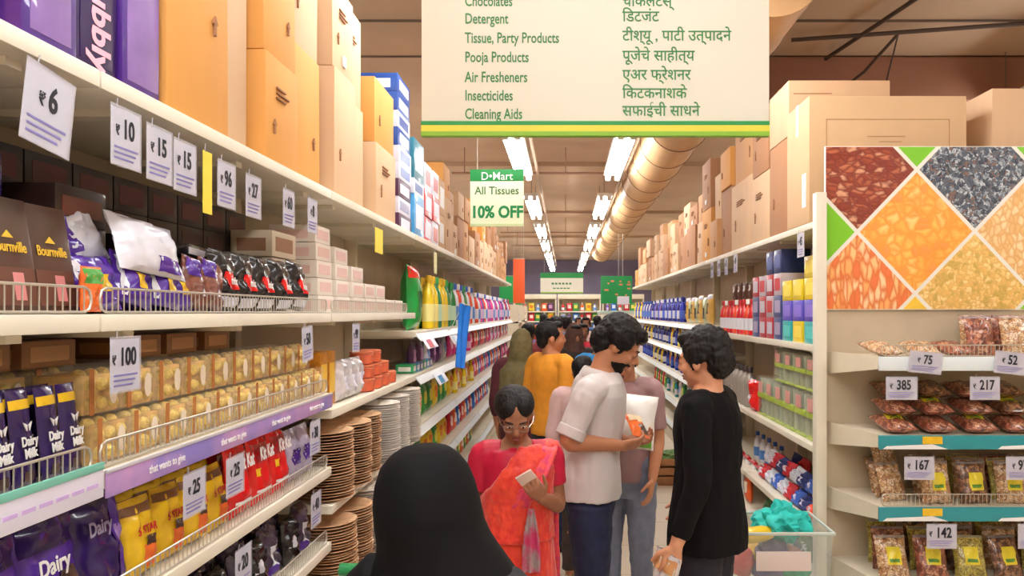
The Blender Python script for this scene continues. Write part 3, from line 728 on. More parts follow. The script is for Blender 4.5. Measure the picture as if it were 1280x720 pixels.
wf = pouch(.15, .19, .07, mat('clear_white_film', (216, 210, 212), .2, var=.2, vscale=25, coat=.6), [('pale_label', WPK, .25, .75, .3, .6)], (), 13, wr=.01)
for i, y in enumerate((3.38, 3.51, 3.63)): place('wf', wf, (-1.04, y, 1.335), R90, '%s white film-wrapped pack after the amber boxes' % nth(i+1), 'film-wrapped packs')
for i, y in enumerate((3.42, 3.55)): place('wf', wf, (-1.15, y, 1.335), R90, '%s white film-wrapped pack in the back row' % nth(i+1), 'film-wrapped packs')
ROSE = mat('rose_orange_pack', (206, 96, 62), .4, var=.2, vscale=30, coat=.3)
def round_tub():
    t = thing('round_tub', '', 'tub')
    MB().lathe([(.05, 0), (.06, .004), (.062, .05), (.058, .054)], 20).obj('tub', ROSE, t); MB().lathe([(.06, .054), (.062, .058), (.062, .066), (.05, .07)], 20).obj('lid', mat('rose_lid', (216, 120, 84), .35), t); return t
k = 0
for y, n_ in ((3.80, 3), (3.96, 3), (4.12, 2), (4.28, 1)):
    for i in range(n_): k += 1; place('rt', round_tub, (-1.07-.004*i, y, 1.333+.071*i), 0, '%s orange round tub, counted pile by pile past the film packs' % nth(k), 'orange round tubs')
# third shelf ---------------------------------------------------------------------------
big = pouch(.17, .235, .06, PURF, [('dark_top', PURK, .02, .98, .70, .98), ('chunk_print', CHOC, .5, .85, .30, .48), ('white_streak', WPK, .04, .14, .05, .42)], [('Dairy', .05, .40, .56, WHITEP, .8)], 15, wr=.006)
big2 = pouch(.17, .235, .06, PURK, [('purple_side', PURF, .66, .98, .04, .96), ('print_lines', PURL, .70, .9, .44, .66)], [('Dairy', .045, .34, .70, mat('dim_print', (150, 140, 170), .5), .8)], 16, wr=.006)
G4 = 'purple pouches on the third shelf'
for i, (y, kk, bf) in enumerate(((1.16, 'bigd', big2), (1.335, 'bigp', big), (1.50, 'bigp', big), (1.665, 'bigd', big2))):
    place(kk, bf, (-1.05, y, 1.092), 0, '%s big purple pouch with white lettering on the third shelf' % nth(i+1), G4, rot=(-.12, 0, R90))
for i, y in enumerate((1.24, 1.41, 1.58)): place('bigd', big2, (-1.15, y, 1.092), 0, '%s dark purple pouch behind the front ones on the third shelf' % nth(i+1), G4, rot=(-.06, 0, R90))
yl = pouch(.125, .19, .05, YELF, [('red_swirl', ORF, .40, .9, .10, .38), ('brown_badge', CHOC, .46, .84, .36, .48), ('brown_top', mat('brown_band', (140, 96, 60), .4), .02, .98, .80, .92)], [('5 STAR', .030, .62, .56, REDP, .85)], 17, wr=.006)
G5 = 'yellow packets on the third shelf'
for i, y in enumerate((1.80, 1.93, 2.06, 2.19)): place('yl', yl, (-1.045, y, 1.092), 0, '%s yellow packet on the third shelf between purple and red packs' % nth(i+1), G5, rot=(-.14, random.uniform(-.06, .06), R90))
for i, y in enumerate((1.84, 1.97, 2.10, 2.23)): place('yl', yl, (-1.12, y, 1.092), 0, '%s yellow packet behind the front yellow ones' % nth(i+1), G5, rot=(-.05, 0, R90))
def red_pack():
    t = thing('wafer_pack', '', 'packet')
    pouch_mesh(.15, .20, .06, 18, wr=.005).obj('pouch', REDF, t)
    p = patch(.15, .20, .06, 18, .1, .9, .62, .9, .0014, .005); p.obj('dark_red_panel', mat('dark_red_film', (170, 16, 24), .3, coat=.4), t)
    patch(.15, .20, .06, 18, .12, .3, .42, .54, .002, .005).obj('yellow_star', YELF, t)
    patch(.15, .20, .06, 18, .15, .9, .17, .21, .002, .005).obj('white_line', WHITEP, t)
    text('Kit Kat', .056, (0, -.021, .150), WHITEP, t, .68, .03); return t
G6 = 'red wafer packs on the third shelf'
for i, y in enumerate((2.34, 2.50, 2.66)): place('rp', red_pack, (-1.04, y, 1.092), 0, '%s red wafer pack on the third shelf' % nth(i+1), G6, rot=(-.10, 0, R90), scale=(1, 1, 1.12))
for i, y in enumerate((2.36, 2.52, 2.68)): place('rp', red_pack, (-1.13, y, 1.092), 0, '%s red wafer pack in the back row of the third shelf' % nth(i+1), G6, rot=(-.04, 0, R90), scale=(1, 1, 1.12))
ls = pouch(.12, .2, .05, mat('lilac_silver_film', (190, 180, 204), .22, var=.2, vscale=14, coat=.5), [('purple_mid', PURF, .2, .8, .3, .6)], (), 19, wr=.007)
for i, y in enumerate((2.82, 2.94)): place('ls', ls, (-1.05, y, 1.092), 0, '%s lilac silver pouch after the red packs' % nth(i+1), G6, rot=(-.1, 0, R90))
# fourth shelf
dk = pouch(.13, .19, .06, mat('dark_silver_film', (72, 58, 78), .22, var=.6, vscale=24, coat=.6), [('silver_spots', SILV, .3, .5, .2, .6), ('purple_foot', PURF, .1, .8, .03, .22)], (), 22, wr=.010)
dk2 = pouch(.13, .17, .06, BLKF, [('silver_print', SILV, .25, .6, .35, .6), ('brown_print', CHOC, .55, .85, .1, .4)], (), 23, wr=.010)
for i in range(11): place(('dk', 'dk2')[i % 2], (dk, dk2)[i % 2], (-1.05-.01*(i % 3), 1.58+.135*i, .772), 0, '%s dark shiny pouch on the fourth shelf' % nth(i+1), 'dark pouches on the fourth shelf', rot=(-.1, random.uniform(-.15, .15), R90))
for i in range(6): place('dk', dk, (-1.15, 1.95+.18*i, .772), 0, '%s dark shiny pouch in the back of the fourth shelf' % nth(i+1), 'dark pouches on the fourth shelf', rot=(-.05, 0, R90))
# paper plates --------------------------------------------------------------------------
LEAFP = mat('leaf_plate_brown', (206, 164, 124), .7, var=.28, vscale=14, stretch=(1, 1, 3)); WPL = mat('white_plate', (238, 226, 212), .55, var=.10, vscale=18, stretch=(1, 1, 4)); FILM = mat('stretch_film', (246, 240, 234), .15, alpha=.18, spec=.8)
PLATES = {}
def plate_stack(r, n_, m, film):
    def f():
        t = thing('plate_stack', '', 'paper plates')
        for i in range(n_):
            k = (r, m.name)
            if k not in PLATES: PLATES[k] = MB().lathe([(r*.55, 0), (r*.62, .001), (r*.9, .009), (r, .011), (r, .013), (r*.9, .012), (r*.62, .004), (r*.5, .003)], 28).mesh('plate', m)
            o = link('plate', PLATES[k], t, (random.uniform(-.004, .004), random.uniform(-.004, .004), i*.0125), (random.uniform(-.02, .02) if i else 0, random.uniform(-.02, .02) if i else 0, i))
        if film:
            hh = n_*.0125
            b = MB(); g = []
            for z in [0]+[hh*q/8 for q in range(9)]+[hh+.004]:
                rr = r*.7 if z == 0 or z > hh else r*1.02
                g.append([Vector((rr*math.cos(a*math.pi/18)*(1+.02*noise.noise(Vector((math.cos(a*math.pi/18)*3, math.sin(a*math.pi/18)*3, z*20)))), rr*math.sin(a*math.pi/18)*(1+.02*noise.noise(Vector((math.cos(a*math.pi/18)*3, math.sin(a*math.pi/18)*3, z*20+9)))), z)) for a in range(36)])
            b.rows(g).obj('stretch_film', FILM, t)
        return t
    return f
pbr = plate_stack(.125, 24, LEAFP, False); pwh = plate_stack(.125, 26, WPL, True)
q = 0
for x, y, z in ((-1.06, 3.22, .922), (-1.05, 3.48, .922), (-1.07, 3.74, .922)): q += 1; place('pbr', pbr, (x-.015, y, z), q, '%s stack of brown leaf plates under the white ledge' % nth(q), 'stacks of brown leaf plates')
q = 0
for x, y, z, s_ in ((-1.05, 4.02, .922, 1), (-1.06, 4.30, .922, 1.02), (-1.05, 4.58, .922, 1.05)): q += 1; place('pwh', pwh, (x-.0, y, z), q, '%s film-wrapped stack of white plates beside the brown ones' % nth(q), 'stacks of white plates', scale=(1, 1, s_))
q = 0
for y in (3.22, 3.48): q += 1; place('pbr', pbr, (-1.06, y, .522), q, '%s stack of brown leaf plates on the lower shelf' % nth(q), 'stacks of brown leaf plates')
q = 0
for y in (3.74, 4.0, 4.28, 4.56): q += 1; place('pwh', pwh, (-1.05, y, .522), q*2, '%s stack of white plates on the lower shelf' % nth(q), 'stacks of white plates')
# price tags ------------------------------------------------------------------------------
def price_tag(price, loc, rz, label, w=.105, h=.125, rot=None, m=None, plain=False, clip=.02, ink=INK):
    t = thing('price_tag', label, 'price tag', loc, rz, 'price tags')
    if rot: t.rotation_euler = rot
    MB().box(-w/2, w/2, -.0006, .0006, -h, 0).obj('card', m or PAPER, t)
    if not plain:
        MB().box(-w/2-.004, w/2+.004, -.0022, -.0016, -h-.004, .006).obj('clear_sleeve', CLEARP, t)
        q = h*(.62 if w > h*1.2 else .48); text(price, q, (w*.07, -.0024, -h*.36), ink, t, .74, .025); text('₹', q*.5, (-w*.02-len(price)*q*.235-q*.02, -.0024, -h*.41), ink, t, .85, .02)
        b = MB()
        for k in range(3): b.box(-w*.42, w*(.40-.08*k), -.0026, -.002, -h*(.68+.095*k)-h*.035, -h*(.68+.095*k))
        b.obj('small_print', mat('violet_ink', (120, 112, 168), .6), t)
    for sx in (-.3, .3): MB().tube([(sx*w, 0, -.003), (sx*w, -.002, clip)], .0014, 5).obj('hanging_clip', CLEARP, t); return t
XT = -.985
for pr_, y, z, l, kw in (('6', 1.38, 2.205, '₹6 price tag, tilted and nearest, hanging under the high shelf', dict(w=.125, h=.145, rot=(0, .14, R90))), ('10', 1.612, 2.20, '₹10 price tag hanging under the high shelf', {}),
                    ('15', 1.745, 2.192, 'nearer of the two ₹15 tags under the high shelf', {}), ('15', 1.862, 2.186, 'farther of the two ₹15 tags under the high shelf', {}),
                    ('96', 2.09, 2.18, '₹96 price tag past the yellow strip under the high shelf', {}), ('27', 2.27, 2.175, '₹27 price tag under the high shelf, after the ₹96 one', {}),
                    ('60', 2.56, 2.18, '₹60 price tag under the high shelf, narrow and farther along', dict(w=.1)), ('8', 2.80, 2.185, 'last violet-white tag under the high shelf before the small yellow one', dict(w=.1)),
                    ('100', 1.61, 1.69, '₹100 price tag hanging before the gold boxes', dict(h=.115)), ('50', 2.74, 1.69, 'slanted price tag above the amber boxes', dict(rot=(0, -.1, R90))), ('99', 3.38, 1.69, 'price tag hanging above the film-wrapped packs', {}),
                    ('25', 1.91, 1.325, 'nearer ₹25 price tag above the yellow packets', dict(w=.11, h=.11)), ('25', 2.145, 1.318, 'farther ₹25 price tag beside the red wafer packs', dict(w=.11, h=.11)), ('30', 2.83, 1.32, 'pale tag hanging past the red wafer packs', {}),
                    ('20', 2.20, 1.03, 'violet price tag hanging above the dark pouches, nearer one', {}), ('40', 2.84, 1.035, 'violet price tag hanging above the dark pouches, farther one', {})):
    price_tag(pr_, (XT, y, z), R90, l, **kw)
YT = mat('yellow_tag', (236, 212, 70), .45)
price_tag('', (XT, 1.98, 2.19), R90, 'long yellow strip hanging under the high shelf', w=.05, h=.17, m=YT, plain=True)
price_tag('', (XT, 3.80, 2.19), R90, 'small yellow tag hanging farther under the high shelf', w=.16, h=.13, m=YT, plain=True)
price_tag('', (XT, 5.45, 2.2), R90, 'small cream tag under the high shelf above the green bag', w=.12, h=.16, m=mat('cream_tag', (236, 226, 170), .5), plain=True)
# ------------------------------------------------------------------ nut display at the end of the duct-side run
EX0, EX1, EYB, EYF = 1.47, 3.25, 4.08, 3.65
t = thing('display_gondola', 'cream end display stand carrying bags of nuts under the nut poster', 'shelving', (0, 0, 0))
MB().box(EX0, EX1, EYB, EYB+.03, 0, 2.24).obj('back_panel', PEG, t, smooth=False)
MB().box(EX0+.03, EX1, 3.72, EYB, 0, .12, .004).obj('kick_plate', CREAM, t)
TEAL = mat('teal_fascia', (44, 140, 148), .35); FWH = mat('white_fascia', (226, 236, 240), .35)
SHZ = (1.515, 1.118, .755, .37)
for i, z in enumerate(SHZ):
    b = MB(); b.poly([(EX0+.01, EYB, z-.03), (EX1, EYB, z-.03), (EX1, EYF, z-.03), (1.585, EYF, z-.03)], (0, 0, .03))
    sh = b.obj('shelf', CREAM, t, smooth=False)
    b = MB().poly([(EX0+.008, EYB, z+.012), (1.583, EYF, z+.012), (1.583, EYF, z-.055), (EX0+.008, EYB, z-.115)], (.008, .003, 0))
    b.obj('side_bracket', CREAM, sh, smooth=False)
    fb = MB().box(1.583, EX1, EYF-.018, EYF-.002, z-.062, z+.008, .004)
    fb.obj('fascia', FWH if i == 0 else TEAL, sh)
    if i:
        b = MB(); y = MB()
        for k in range(4):
            x0 = 1.60+k*.58
            b.poly([(x0+.0, EYF-.0195, z-.060), (x0+.33, EYF-.0195, z-.060), (x0+.25, EYF-.0195, z-.035), (x0+.02, EYF-.0195, z-.045)], (0, .002, 0))
            y.box(x0+.20, x0+.30, EYF-.021, EYF-.018, z-.034, z+.004)
        b.obj('white_wedge', WHITEP, sh, smooth=False); y.obj('yellow_patch', YELF, sh, smooth=False)
# poster
PX0, PX1, PZ0, PZ1 = 1.464, 3.0, 1.762, 2.685
PYY = EYB-.02
t = thing('nut_poster', 'poster of nuts and dried fruit in a diamond grid with white lines', 'poster', (0, 0, 0))
MB().box(PX0, PX1, PYY, PYY+.019, PZ0, PZ1, .002).obj('board', mat('poster_white', (240, 236, 226), .4), t, smooth=False)
sc = 4.06/900
P2 = lambda q: ((q[0]-707)*sc, H+(390-q[1])*sc)
A = Vector((72.5, 77)); B_ = Vector((-74.5, 78)); T0 = Vector((1146, 212))
def clip(poly, x0, x1, z0, z1):
    for ax, lim, sg in ((0, x0, 1), (0, x1, -1), (1, z0, 1), (1, z1, -1)):
        out = []
        for i in range(len(poly)):
            p, q = poly[i-1], poly[i]; a = (p[ax]-lim)*sg; b = (q[ax]-lim)*sg
            if (a >= 0) != (b >= 0): s_ = a/(a-b); out.append((p[0]+(q[0]-p[0])*s_, p[1]+(q[1]-p[1])*s_))
            if b >= 0: out.append(q)
        poly = out
        if not poly: return []
    return poly
NUT = {'dates': nutmat('date_photo', [(160, 72, 44), (184, 100, 66), (216, 156, 122), (140, 56, 36), (192, 112, 78)], 21, stretch=(1, 1, 1.7), gap=(126, 46, 28), soft=.3),
       'apricot': nutmat('apricot_photo', [(252, 198, 96), (248, 182, 80), (254, 212, 126), (242, 156, 84), (250, 196, 92)], 19, gap=(240, 158, 60), soft=.35),
       'seeds': nutmat('seed_photo', [(70, 84, 100), (190, 196, 200), (96, 100, 108), (128, 96, 84), (44, 50, 62), (150, 160, 170)], 62, gap=(70, 76, 86), soft=.12),
       'figs': nutmat('fig_photo', [(250, 200, 138), (246, 178, 108), (252, 214, 166), (236, 124, 70)], 16, stretch=(2.2, 1, .7), gap=(226, 120, 60), soft=.25),
       'kernels': nutmat('kernel_photo', [(244, 204, 124), (250, 216, 146), (236, 188, 104), (206, 170, 84)], 38, gap=(222, 178, 96), soft=.2),
       'peanuts': nutmat('peanut_photo', [(246, 208, 150), (250, 220, 172), (238, 190, 126)], 22, stretch=(1.6, 1, 1), gap=(226, 172, 104), soft=.25)}
GREENP = mat('poster_green', (124, 196, 36), .4); YELP = mat('poster_yellow', (248, 206, 72), .4)
cells = {(0, 0): NUT['apricot'], (-1, 0): NUT['dates'], (0, -1): NUT['seeds'], (0, 1): NUT['figs'], (1, 0): NUT['kernels'], (1, -1): NUT['peanuts'], (-1, 1): GREENP, (-1, -1): GREENP, (1, 1): YELP,
         (0, -2): GREENP, (1, -2): NUT['dates'], (2, -1): NUT['figs'], (2, -2): NUT['apricot'], (2, 0): GREENP, (2, -3): NUT['seeds'], (3, -2): NUT['kernels'], (1, -3): GREENP, (3, -3): NUT['peanuts'], (3, -1): YELP}
nm = {'apricot_photo': 'apricot_panel', 'date_photo': 'date_panel', 'seed_photo': 'seed_panel', 'fig_photo': 'fig_panel', 'kernel_photo': 'kernel_panel', 'peanut_photo': 'peanut_panel', 'poster_green': 'green_panel', 'poster_yellow': 'yellow_panel'}
for (i, j), m in cells.items():
    tp = T0+A*i+B_*j; c = tp+(A+B_)/2
    pts = [c+(p-c)*.955 for p in (tp, tp+A, tp+A+B_, tp+B_)]
    pg = clip([P2(p) for p in pts], PX0+.004, PX1-.004, PZ0+.004, PZ1-.004)
    if len(pg) > 2: MB().poly([(x, PYY-.001, z) for x, z in pg], (0, .002, 0)).obj(nm[m.name], m, t, smooth=False)
# bags of nuts
NB = [nutmat('red_nut_bag', [(150, 80, 58), (186, 112, 84), (122, 58, 42), (206, 150, 120)], 46, plastic=True), nutmat('tan_nut_bag', [(206, 160, 110), (226, 190, 146), (184, 130, 84), (236, 206, 176)], 50, plastic=True),
      nutmat('dark_nut_bag', [(110, 66, 42), (140, 92, 60), (84, 48, 32), (170, 122, 86)], 48, plastic=True), nutmat('green_nut_bag', [(190, 170, 70), (206, 190, 96), (160, 140, 54)], 60, plastic=True)]
YLAB = mat('yellow_label', (232, 210, 50), .35, coat=.3); LEAFG = mat('leaf_green', (86, 140, 50), .4)
def nut_bag(i, lab=True, w=.19, h=.25, d=.075):
    def f():
        t = thing('nut_bag', '', 'bag of nuts')
        pouch_mesh(w, h, d, 30+i, wr=.006).obj('bag', NB[i], t)
        if lab:
            patch(w, h, d, 30+i, .28, .74, .30, .72, .003, .006).obj('yellow_label', YLAB, t)
            patch(w, h, d, 30+i, .34, .68, .36, .44, .0045, .006).obj('green_leaf', LEAFG, t)
        patch(w, h, d, 30+i, .02, .98, .93, .99, .002, .006).obj('seal', CLEARP, t)
        return t
    return f
NBK = [('nb%d' % i, nut_bag(i)) for i in range(4)]+[('nbx%d' % i, nut_bag(i, False)) for i in range(3)]
G = 'bags of nuts on the end display'
def nb(k, x, y, z, tilt, yaw, lab, sc_=1): place(*NBK[k], (x, y, z), 0, lab, G, rot=(tilt, 0, yaw), scale=sc_)
z = SHZ[0]
for i, (x, y, zz, k, yaw) in enumerate(((1.70, 3.78, .035, 5, .25), (1.88, 3.80, .04, 5, -.1), (2.055, 3.78, .03, 4, .1))):
    nb(k, x, y-.05, z+.001, -1.35, yaw, '%s tan nut bag lying on the top display shelf' % nth(i+1), .8)
for i, (x, y, zz, k, tl, yaw) in enumerate(((2.24, 3.84, .002, 4, -.25, .1), (2.42, 3.83, .002, 5, -.22, -.1), (2.26, 3.95, .002, 5, -.1, 0), (2.44, 3.95, .002, 4, -.1, .05))):
    nb(k, x, y, z+zz, tl, yaw, '%s brown nut bag in the heap on the top display shelf' % nth(i+1), .86)
z = SHZ[1]; n = 0
for row_, (yy, zz) in enumerate(((3.72, .002), (3.78, .084), (3.86, .166))):
    for i in range(4):
        n += 1; nb((0, 4, 0, 4, 2, 3)[(i+row_) % 6] if row_ < 2 else (4, 6)[i % 2], 1.73+.205*i+.02*row_, yy-.03, z+zz, -1.40, random.uniform(-.12, .12), '%s red-brown nut bag lying on the second display shelf' % nth(n), .9)
nb(3, 2.62, 3.74, z+.04, -.9, .2, 'green-gold nut bag beside the price tag on the second display shelf'); nb(3, 2.80, 3.72, z+.04, -.8, -.1, 'second green-gold nut bag on the second display shelf')
z = SHZ[2]; n = 0
for row_, yy in enumerate((3.71, 3.80, 3.90)):
    for i in range(5):
        n += 1; nb((1, 2, 1, 3, 0, 1)[(i+row_) % 6] if i or row_ == 0 else 5, 1.93+.195*i+.02*row_, yy, z+.003, -.22, random.uniform(-.25, .25), '%s yellow-labelled nut bag standing on the third display shelf' % nth(n), .86)
for i, (x, y, zz) in enumerate(((1.74, 3.86, .002), (1.76, 3.95, .002), (1.74, 3.77, .002), (1.75, 3.88, .13))): nb(5, x, y, z+zz, -.35, .3, '%s plain tan nut bag heaped by the bracket of the third display shelf' % nth(i+1), .8)
z = SHZ[3]; n = 0
for row_, (yy, zz, tl) in enumerate(((3.70, .002, -.35), (3.83, .002, -.2), (3.95, .002, -.12))):
    for i in range(6):
        n += 1; nb((1, 0, 3, 2, 1, 3)[(i+row_) % 6], 1.70+.20*i+.03*row_, yy, z+zz, tl, random.uniform(-.15, .15), '%s yellow-labelled nut bag leaning on the lowest display shelf' % nth(n), .86+.04*row_)
wire_fence((1.60, EYF-.005, SHZ[0]+.008), 1.3, 'rusty wire fence on the top display shelf', h=.055, rz=0)
wire_fence((1.60, EYF-.005, SHZ[2]+.008), 1.3, 'low wire fence before the yellow-labelled nut bags', h=.06, rz=0)
TY = EYF-.03
def rtag(p, px_, py_, lab, wpx, hpx, rot=None, y=TY, **k):
    s_ = y/900; price_tag(p, ((px_-707)*s_, y, H+(390-py_)*s_), 0, lab, w=wpx*s_, h=hpx*s_, rot=rot, **k)
rtag('75', 1158, 441, '₹75 tag stuck slanting on the top display shelf edge', 40, 25, rot=(0, .10, 0)); rtag('52', 1264, 441, 'white tag slanting on the top display shelf edge beside the brown nut heap', 38, 26, rot=(0, .1, 0))
rtag('385', 1127, 472, '₹385 price tag hanging over the red-brown nut bags', 38, 27); rtag('217', 1231, 472, '₹217 price tag hanging over the second display shelf', 36, 27)
rtag('167', 1149, 572, '₹167 price tag hanging over the third display shelf', 36, 27); rtag('97', 1276, 572, '₹97 price tag hanging over the third display shelf', 36, 27)
rtag('142', 1177, 656, '₹142 price tag hanging over the lowest display shelf', 36, 29); rtag('88', 1290, 656, 'pinkish price tag hanging over the lowest display shelf', 34, 29)

# ------------------------------------------------------------------ goods on the duct-side shelves
FR = 1.45
LAB = mat('white_bottle_label', (226, 226, 232), .4)
def colour_box(nm_, c, w=.19, h=.13, d=.2, c2=(235, 235, 235)):
    return small_pack(nm_, w, h, d, mat('pk_'+nm_, c, .35, coat=.3), mat('pl_'+nm_, c2, .4))
yb = colour_box('yellow', (236, 206, 30), c2=(250, 226, 90)); pb_ = colour_box('violet', (96, 84, 200), c2=(140, 120, 220)); tb = colour_box('tealbox', (40, 176, 176), c2=(90, 205, 200)); nvb = colour_box('navy', (28, 44, 96), .17, .16, .2, c2=(60, 80, 140))
GBX = 'coloured boxes beside the end upright'
def rput(kind, y, z, lab, g, dx=0, rz=-R90, **k): place(*kind, (FR+dx, y, z), rz, lab, g, **k)
cols_ = [([tb, pb_, yb, yb], 4.28), ([yb, pb_, yb], 4.50), ([tb, pb_, yb], 4.72)]
k = 0
for ks, y in cols_:
    z = 1.562
    for q in ks: k += 1; rput(q, y, z, '%s coloured box beside the end upright, counted upwards pile by pile' % nth(k), GBX); z += .131
tin_r = colour_box('redtin', (176, 36, 52), .17, .15, .2, c2=(206, 200, 210)); tin_b = colour_box('bluetin', (54, 74, 130), .17, .15, .2, c2=(170, 160, 190)); tin_w = colour_box('paletin', (190, 176, 186), .17, .15, .2, c2=(196, 50, 60))
k = 0
for y, ks in ((4.93, [tin_b, tin_b, tin_w, nvb]), (5.12, [tin_r, tin_w, tin_r, nvb]), (5.31, [tin_r, tin_r, tin_w]), (5.50, [tin_b, tin_b, tin_r])):
    z = 1.562
    for q in ks: k += 1; rput(q, y, z, '%s red or blue carton past the coloured boxes, counted pile by pile' % nth(k), 'red and blue cartons past the coloured boxes'); z += .151
BP = [(.03, 0), (.036, .004), (.037, .13), (.03, .17), (.014, .19), (.014, .20)]
BP2 = [(.04, 0), (.046, .005), (.046, .12), (.036, .165), (.016, .19), (.015, .205)]
def bot(nm_, c, cc, lab=True, prof=BP2, trig=False, flat=.7, lc=None):
    return ('bot_'+nm_, bottle(prof, mat('bt_'+nm_, c, .25, coat=.4), (.017, .03), mat('cp_'+nm_, cc, .35), (.03, .11) if lab else None, mat('lb_'+nm_, lc, .4) if lc else LAB, flat=flat, trigger=trig))
RB = bot('red', (206, 30, 40), (190, 30, 36)); RB2 = bot('redorange', (226, 70, 40), (240, 236, 230)); BB_ = bot('blue', (30, 50, 170), (28, 40, 140), lc=(80, 110, 210)); BB2 = bot('navy', (24, 34, 110), (220, 220, 230), prof=BP, flat=1)
GBt = bot('green', (30, 130, 70), (40, 150, 70), lc=(200, 230, 200)); YBt = bot('yellow', (240, 206, 40), (226, 180, 30), lc=(250, 236, 150)); PKB = bot('pink', (220, 50, 140), (240, 236, 240), lc=(240, 190, 220)); ORB = bot('orange', (236, 100, 34), (240, 236, 230), trig=True, flat=.6)
VLB = bot('violet', (120, 70, 170), (230, 226, 236), lc=(206, 190, 230)); WHB = bot('white', (226, 226, 232), (50, 90, 180), lc=(90, 140, 210)); TLB = bot('teal', (40, 150, 160), (230, 236, 236), trig=True, flat=.6)
YPK = ('ypk', pouch(.2, .24, .06, mat('buff_film', (226, 180, 84), .3, var=.15, vscale=12, coat=.4), [('dark_print', CHOC, .2, .6, .35, .7), ('white_top', WPK, .02, .98, .84, .97)], (), 41))
BRP = ('brp', pouch(.12, .16, .05, mat('brown_film', (96, 56, 40), .3, var=.2, coat=.4), [('pale_print', STICK, .2, .7, .5, .8)], (), 42)); LGP = ('lgp', pouch(.16, .22, .05, mat('pale_green_film', (186, 196, 150), .3, var=.2, coat=.4), [('dark_print', BLKF, .3, .8, .2, .6)], (), 43))
k = 0
GRB = 'red bottles on the top duct-side shelf'
for j, y in enumerate([5.82+.13*i for i in range(9)]):
    for r_ in range(2):
        k += 1; rput((RB, RB2, RB)[j % 3], y, 1.622 if y > 7.32 else 1.562, '%s red bottle past the red and blue cartons on the top shelf' % nth(k), GRB, dx=.06+.11*r_, scale=(1.15, 1.15, 1.25) if True else 1)
        if j % 2 == 0 and r_ == 0 and j < 6: k += 0
for i, y in enumerate((5.86, 6.05, 6.24, 6.43, 6.62)): rput(BRP, y, 1.85, '%s brown sachet hanging above the red bottles' % nth(i+1), 'brown sachets', dx=.1)
for i, y in enumerate((7.45, 7.70, 7.95, 8.2)): rput((YPK, LGP)[i % 2], y, 1.622, '%s buff or pale green packet after the red bottles' % nth(i+1), 'packets after the red bottles', dx=.03, scale=1.3)
# shelf below: clear packs of glasses
PGL = mat('pink_glass_pack', (226, 190, 180), .15, var=.3, vscale=16, coat=.6, c2=(150, 170, 110)); GREENB = mat('lime_band', (170, 190, 70), .35)
def glass_pack():
    t = thing('glass_pack', '', 'boxed glasses')
    for sx in (-.05, .05): MB().lathe([(.032, .01), (.036, .10), (.042, .27), (.038, .27), (.030, .02), (.001, .02)], 16).obj('tumbler', mat('tumbler_glass', (206, 214, 190), .08, alpha=.5, var=.2, spec=.8), t, loc=(sx, .05, 0))
    MB().box(-.098, .098, 0, .1, 0, .012, .003).obj('base_card', GREENB, t); MB().box(-.098, .098, -.002, .1, .13, .165, .002).obj('lime_band', GREENB, t)
    MB().box(-.07, .02, -.0035, .001, .17, .25).obj('pink_label', mat('pink_label', (222, 160, 150), .4), t)
    MB().box(-.1, .1, -.001, .102, 0, .29, .004).obj('clear_box', CLR, t); return t
for i in range(6):
    rput(('gp', glass_pack), 4.27+.22*i, .982, '%s clear glass pack with a lime band, front row' % nth(i+1), 'glass packs', dx=.01)
    rput(('gp', glass_pack), 4.27+.22*i, .982, '%s clear glass pack with a lime band, back row' % nth(i+1), 'glass packs', dx=.13)
    rput(('gp', glass_pack), 4.27+.22*i, 1.274, '%s clear glass pack with a lime band, stacked on the back row' % nth(i+1), 'glass packs', dx=.13, scale=(1, 1, .76))
    if i < 4: rput(('gp', glass_pack), 4.27+.22*i, 1.274, '%s clear glass pack with a lime band, stacked on the front row' % nth(i+1), 'glass packs', dx=.01, scale=(1, 1, .76))
rput(('rcloth', pouch(.17, .17, .06, REDF, [('white_print', WPK, .3, .7, .3, .5)], (), 44, wr=.012)), 5.62, .985, 'red crumpled pack at the far end of the glass packs', None, dx=.0, scale=1.4)
for i in range(9): rput((bot('steelflask', (150, 140, 130), (60, 50, 46), lab=False, prof=BP, flat=1)), 5.85+.14*i, .982, '%s grey flask past the red crumpled pack' % nth(i+1), 'grey flasks', dx=.05, scale=1.4)
# third shelf: brushes, sponges and cloths
def brush():
    t = thing('scrub_brush', '', 'brush')
    MB().tube([(-.11, .03, .03), (-.03, .03, .035), (.04, .03, .045), (.10, .03, .04)], [.012, .010, .02, .018], 10).obj('handle', REDP, t)
    b = MB()
    for i in range(8):
        for j in range(3): b.tube([(.03+.01*i, .018+.012*j, .03), (.03+.01*i, .018+.012*j, .0)], .004, 5)
    b.obj('bristles', WHITEP, t); return t
clo = lambda nm_, c, s_: ('cl_'+nm_, pouch(.16, .13, .07, mat('clf_'+nm_, c, .6, var=.2, vscale=20), [('pale_band', WPK, .35, .62, .2, .5)], (), s_, name='folded_cloth', cat='cleaning cloth', wr=.014))
CL = [clo('orange', (240, 84, 40), 51), clo('blue', (60, 100, 190), 52), clo('white', (220, 222, 230), 53), clo('green', (70, 110, 70), 54), clo('navy', (40, 50, 110), 55), clo('red', (206, 40, 50), 56)]
k = 0
for i, (y, q) in enumerate(((4.22, 0), (4.375, 0), (4.53, 4), (4.685, 1), (4.84, 5), (4.995, 2), (5.15, 1), (5.305, 2), (5.46, 5))):
    for r_ in range(2): k += 1; rput(CL[(q+r_*3) % 6 if r_ and i > 1 else q], y, .492+.112*r_, '%s coloured cloth pack on the shelf below the glass packs' % nth(k), 'cloth packs', dx=.02+.04*r_, rot=(-.7, random.uniform(-.1, .1), -R90), scale=.86)
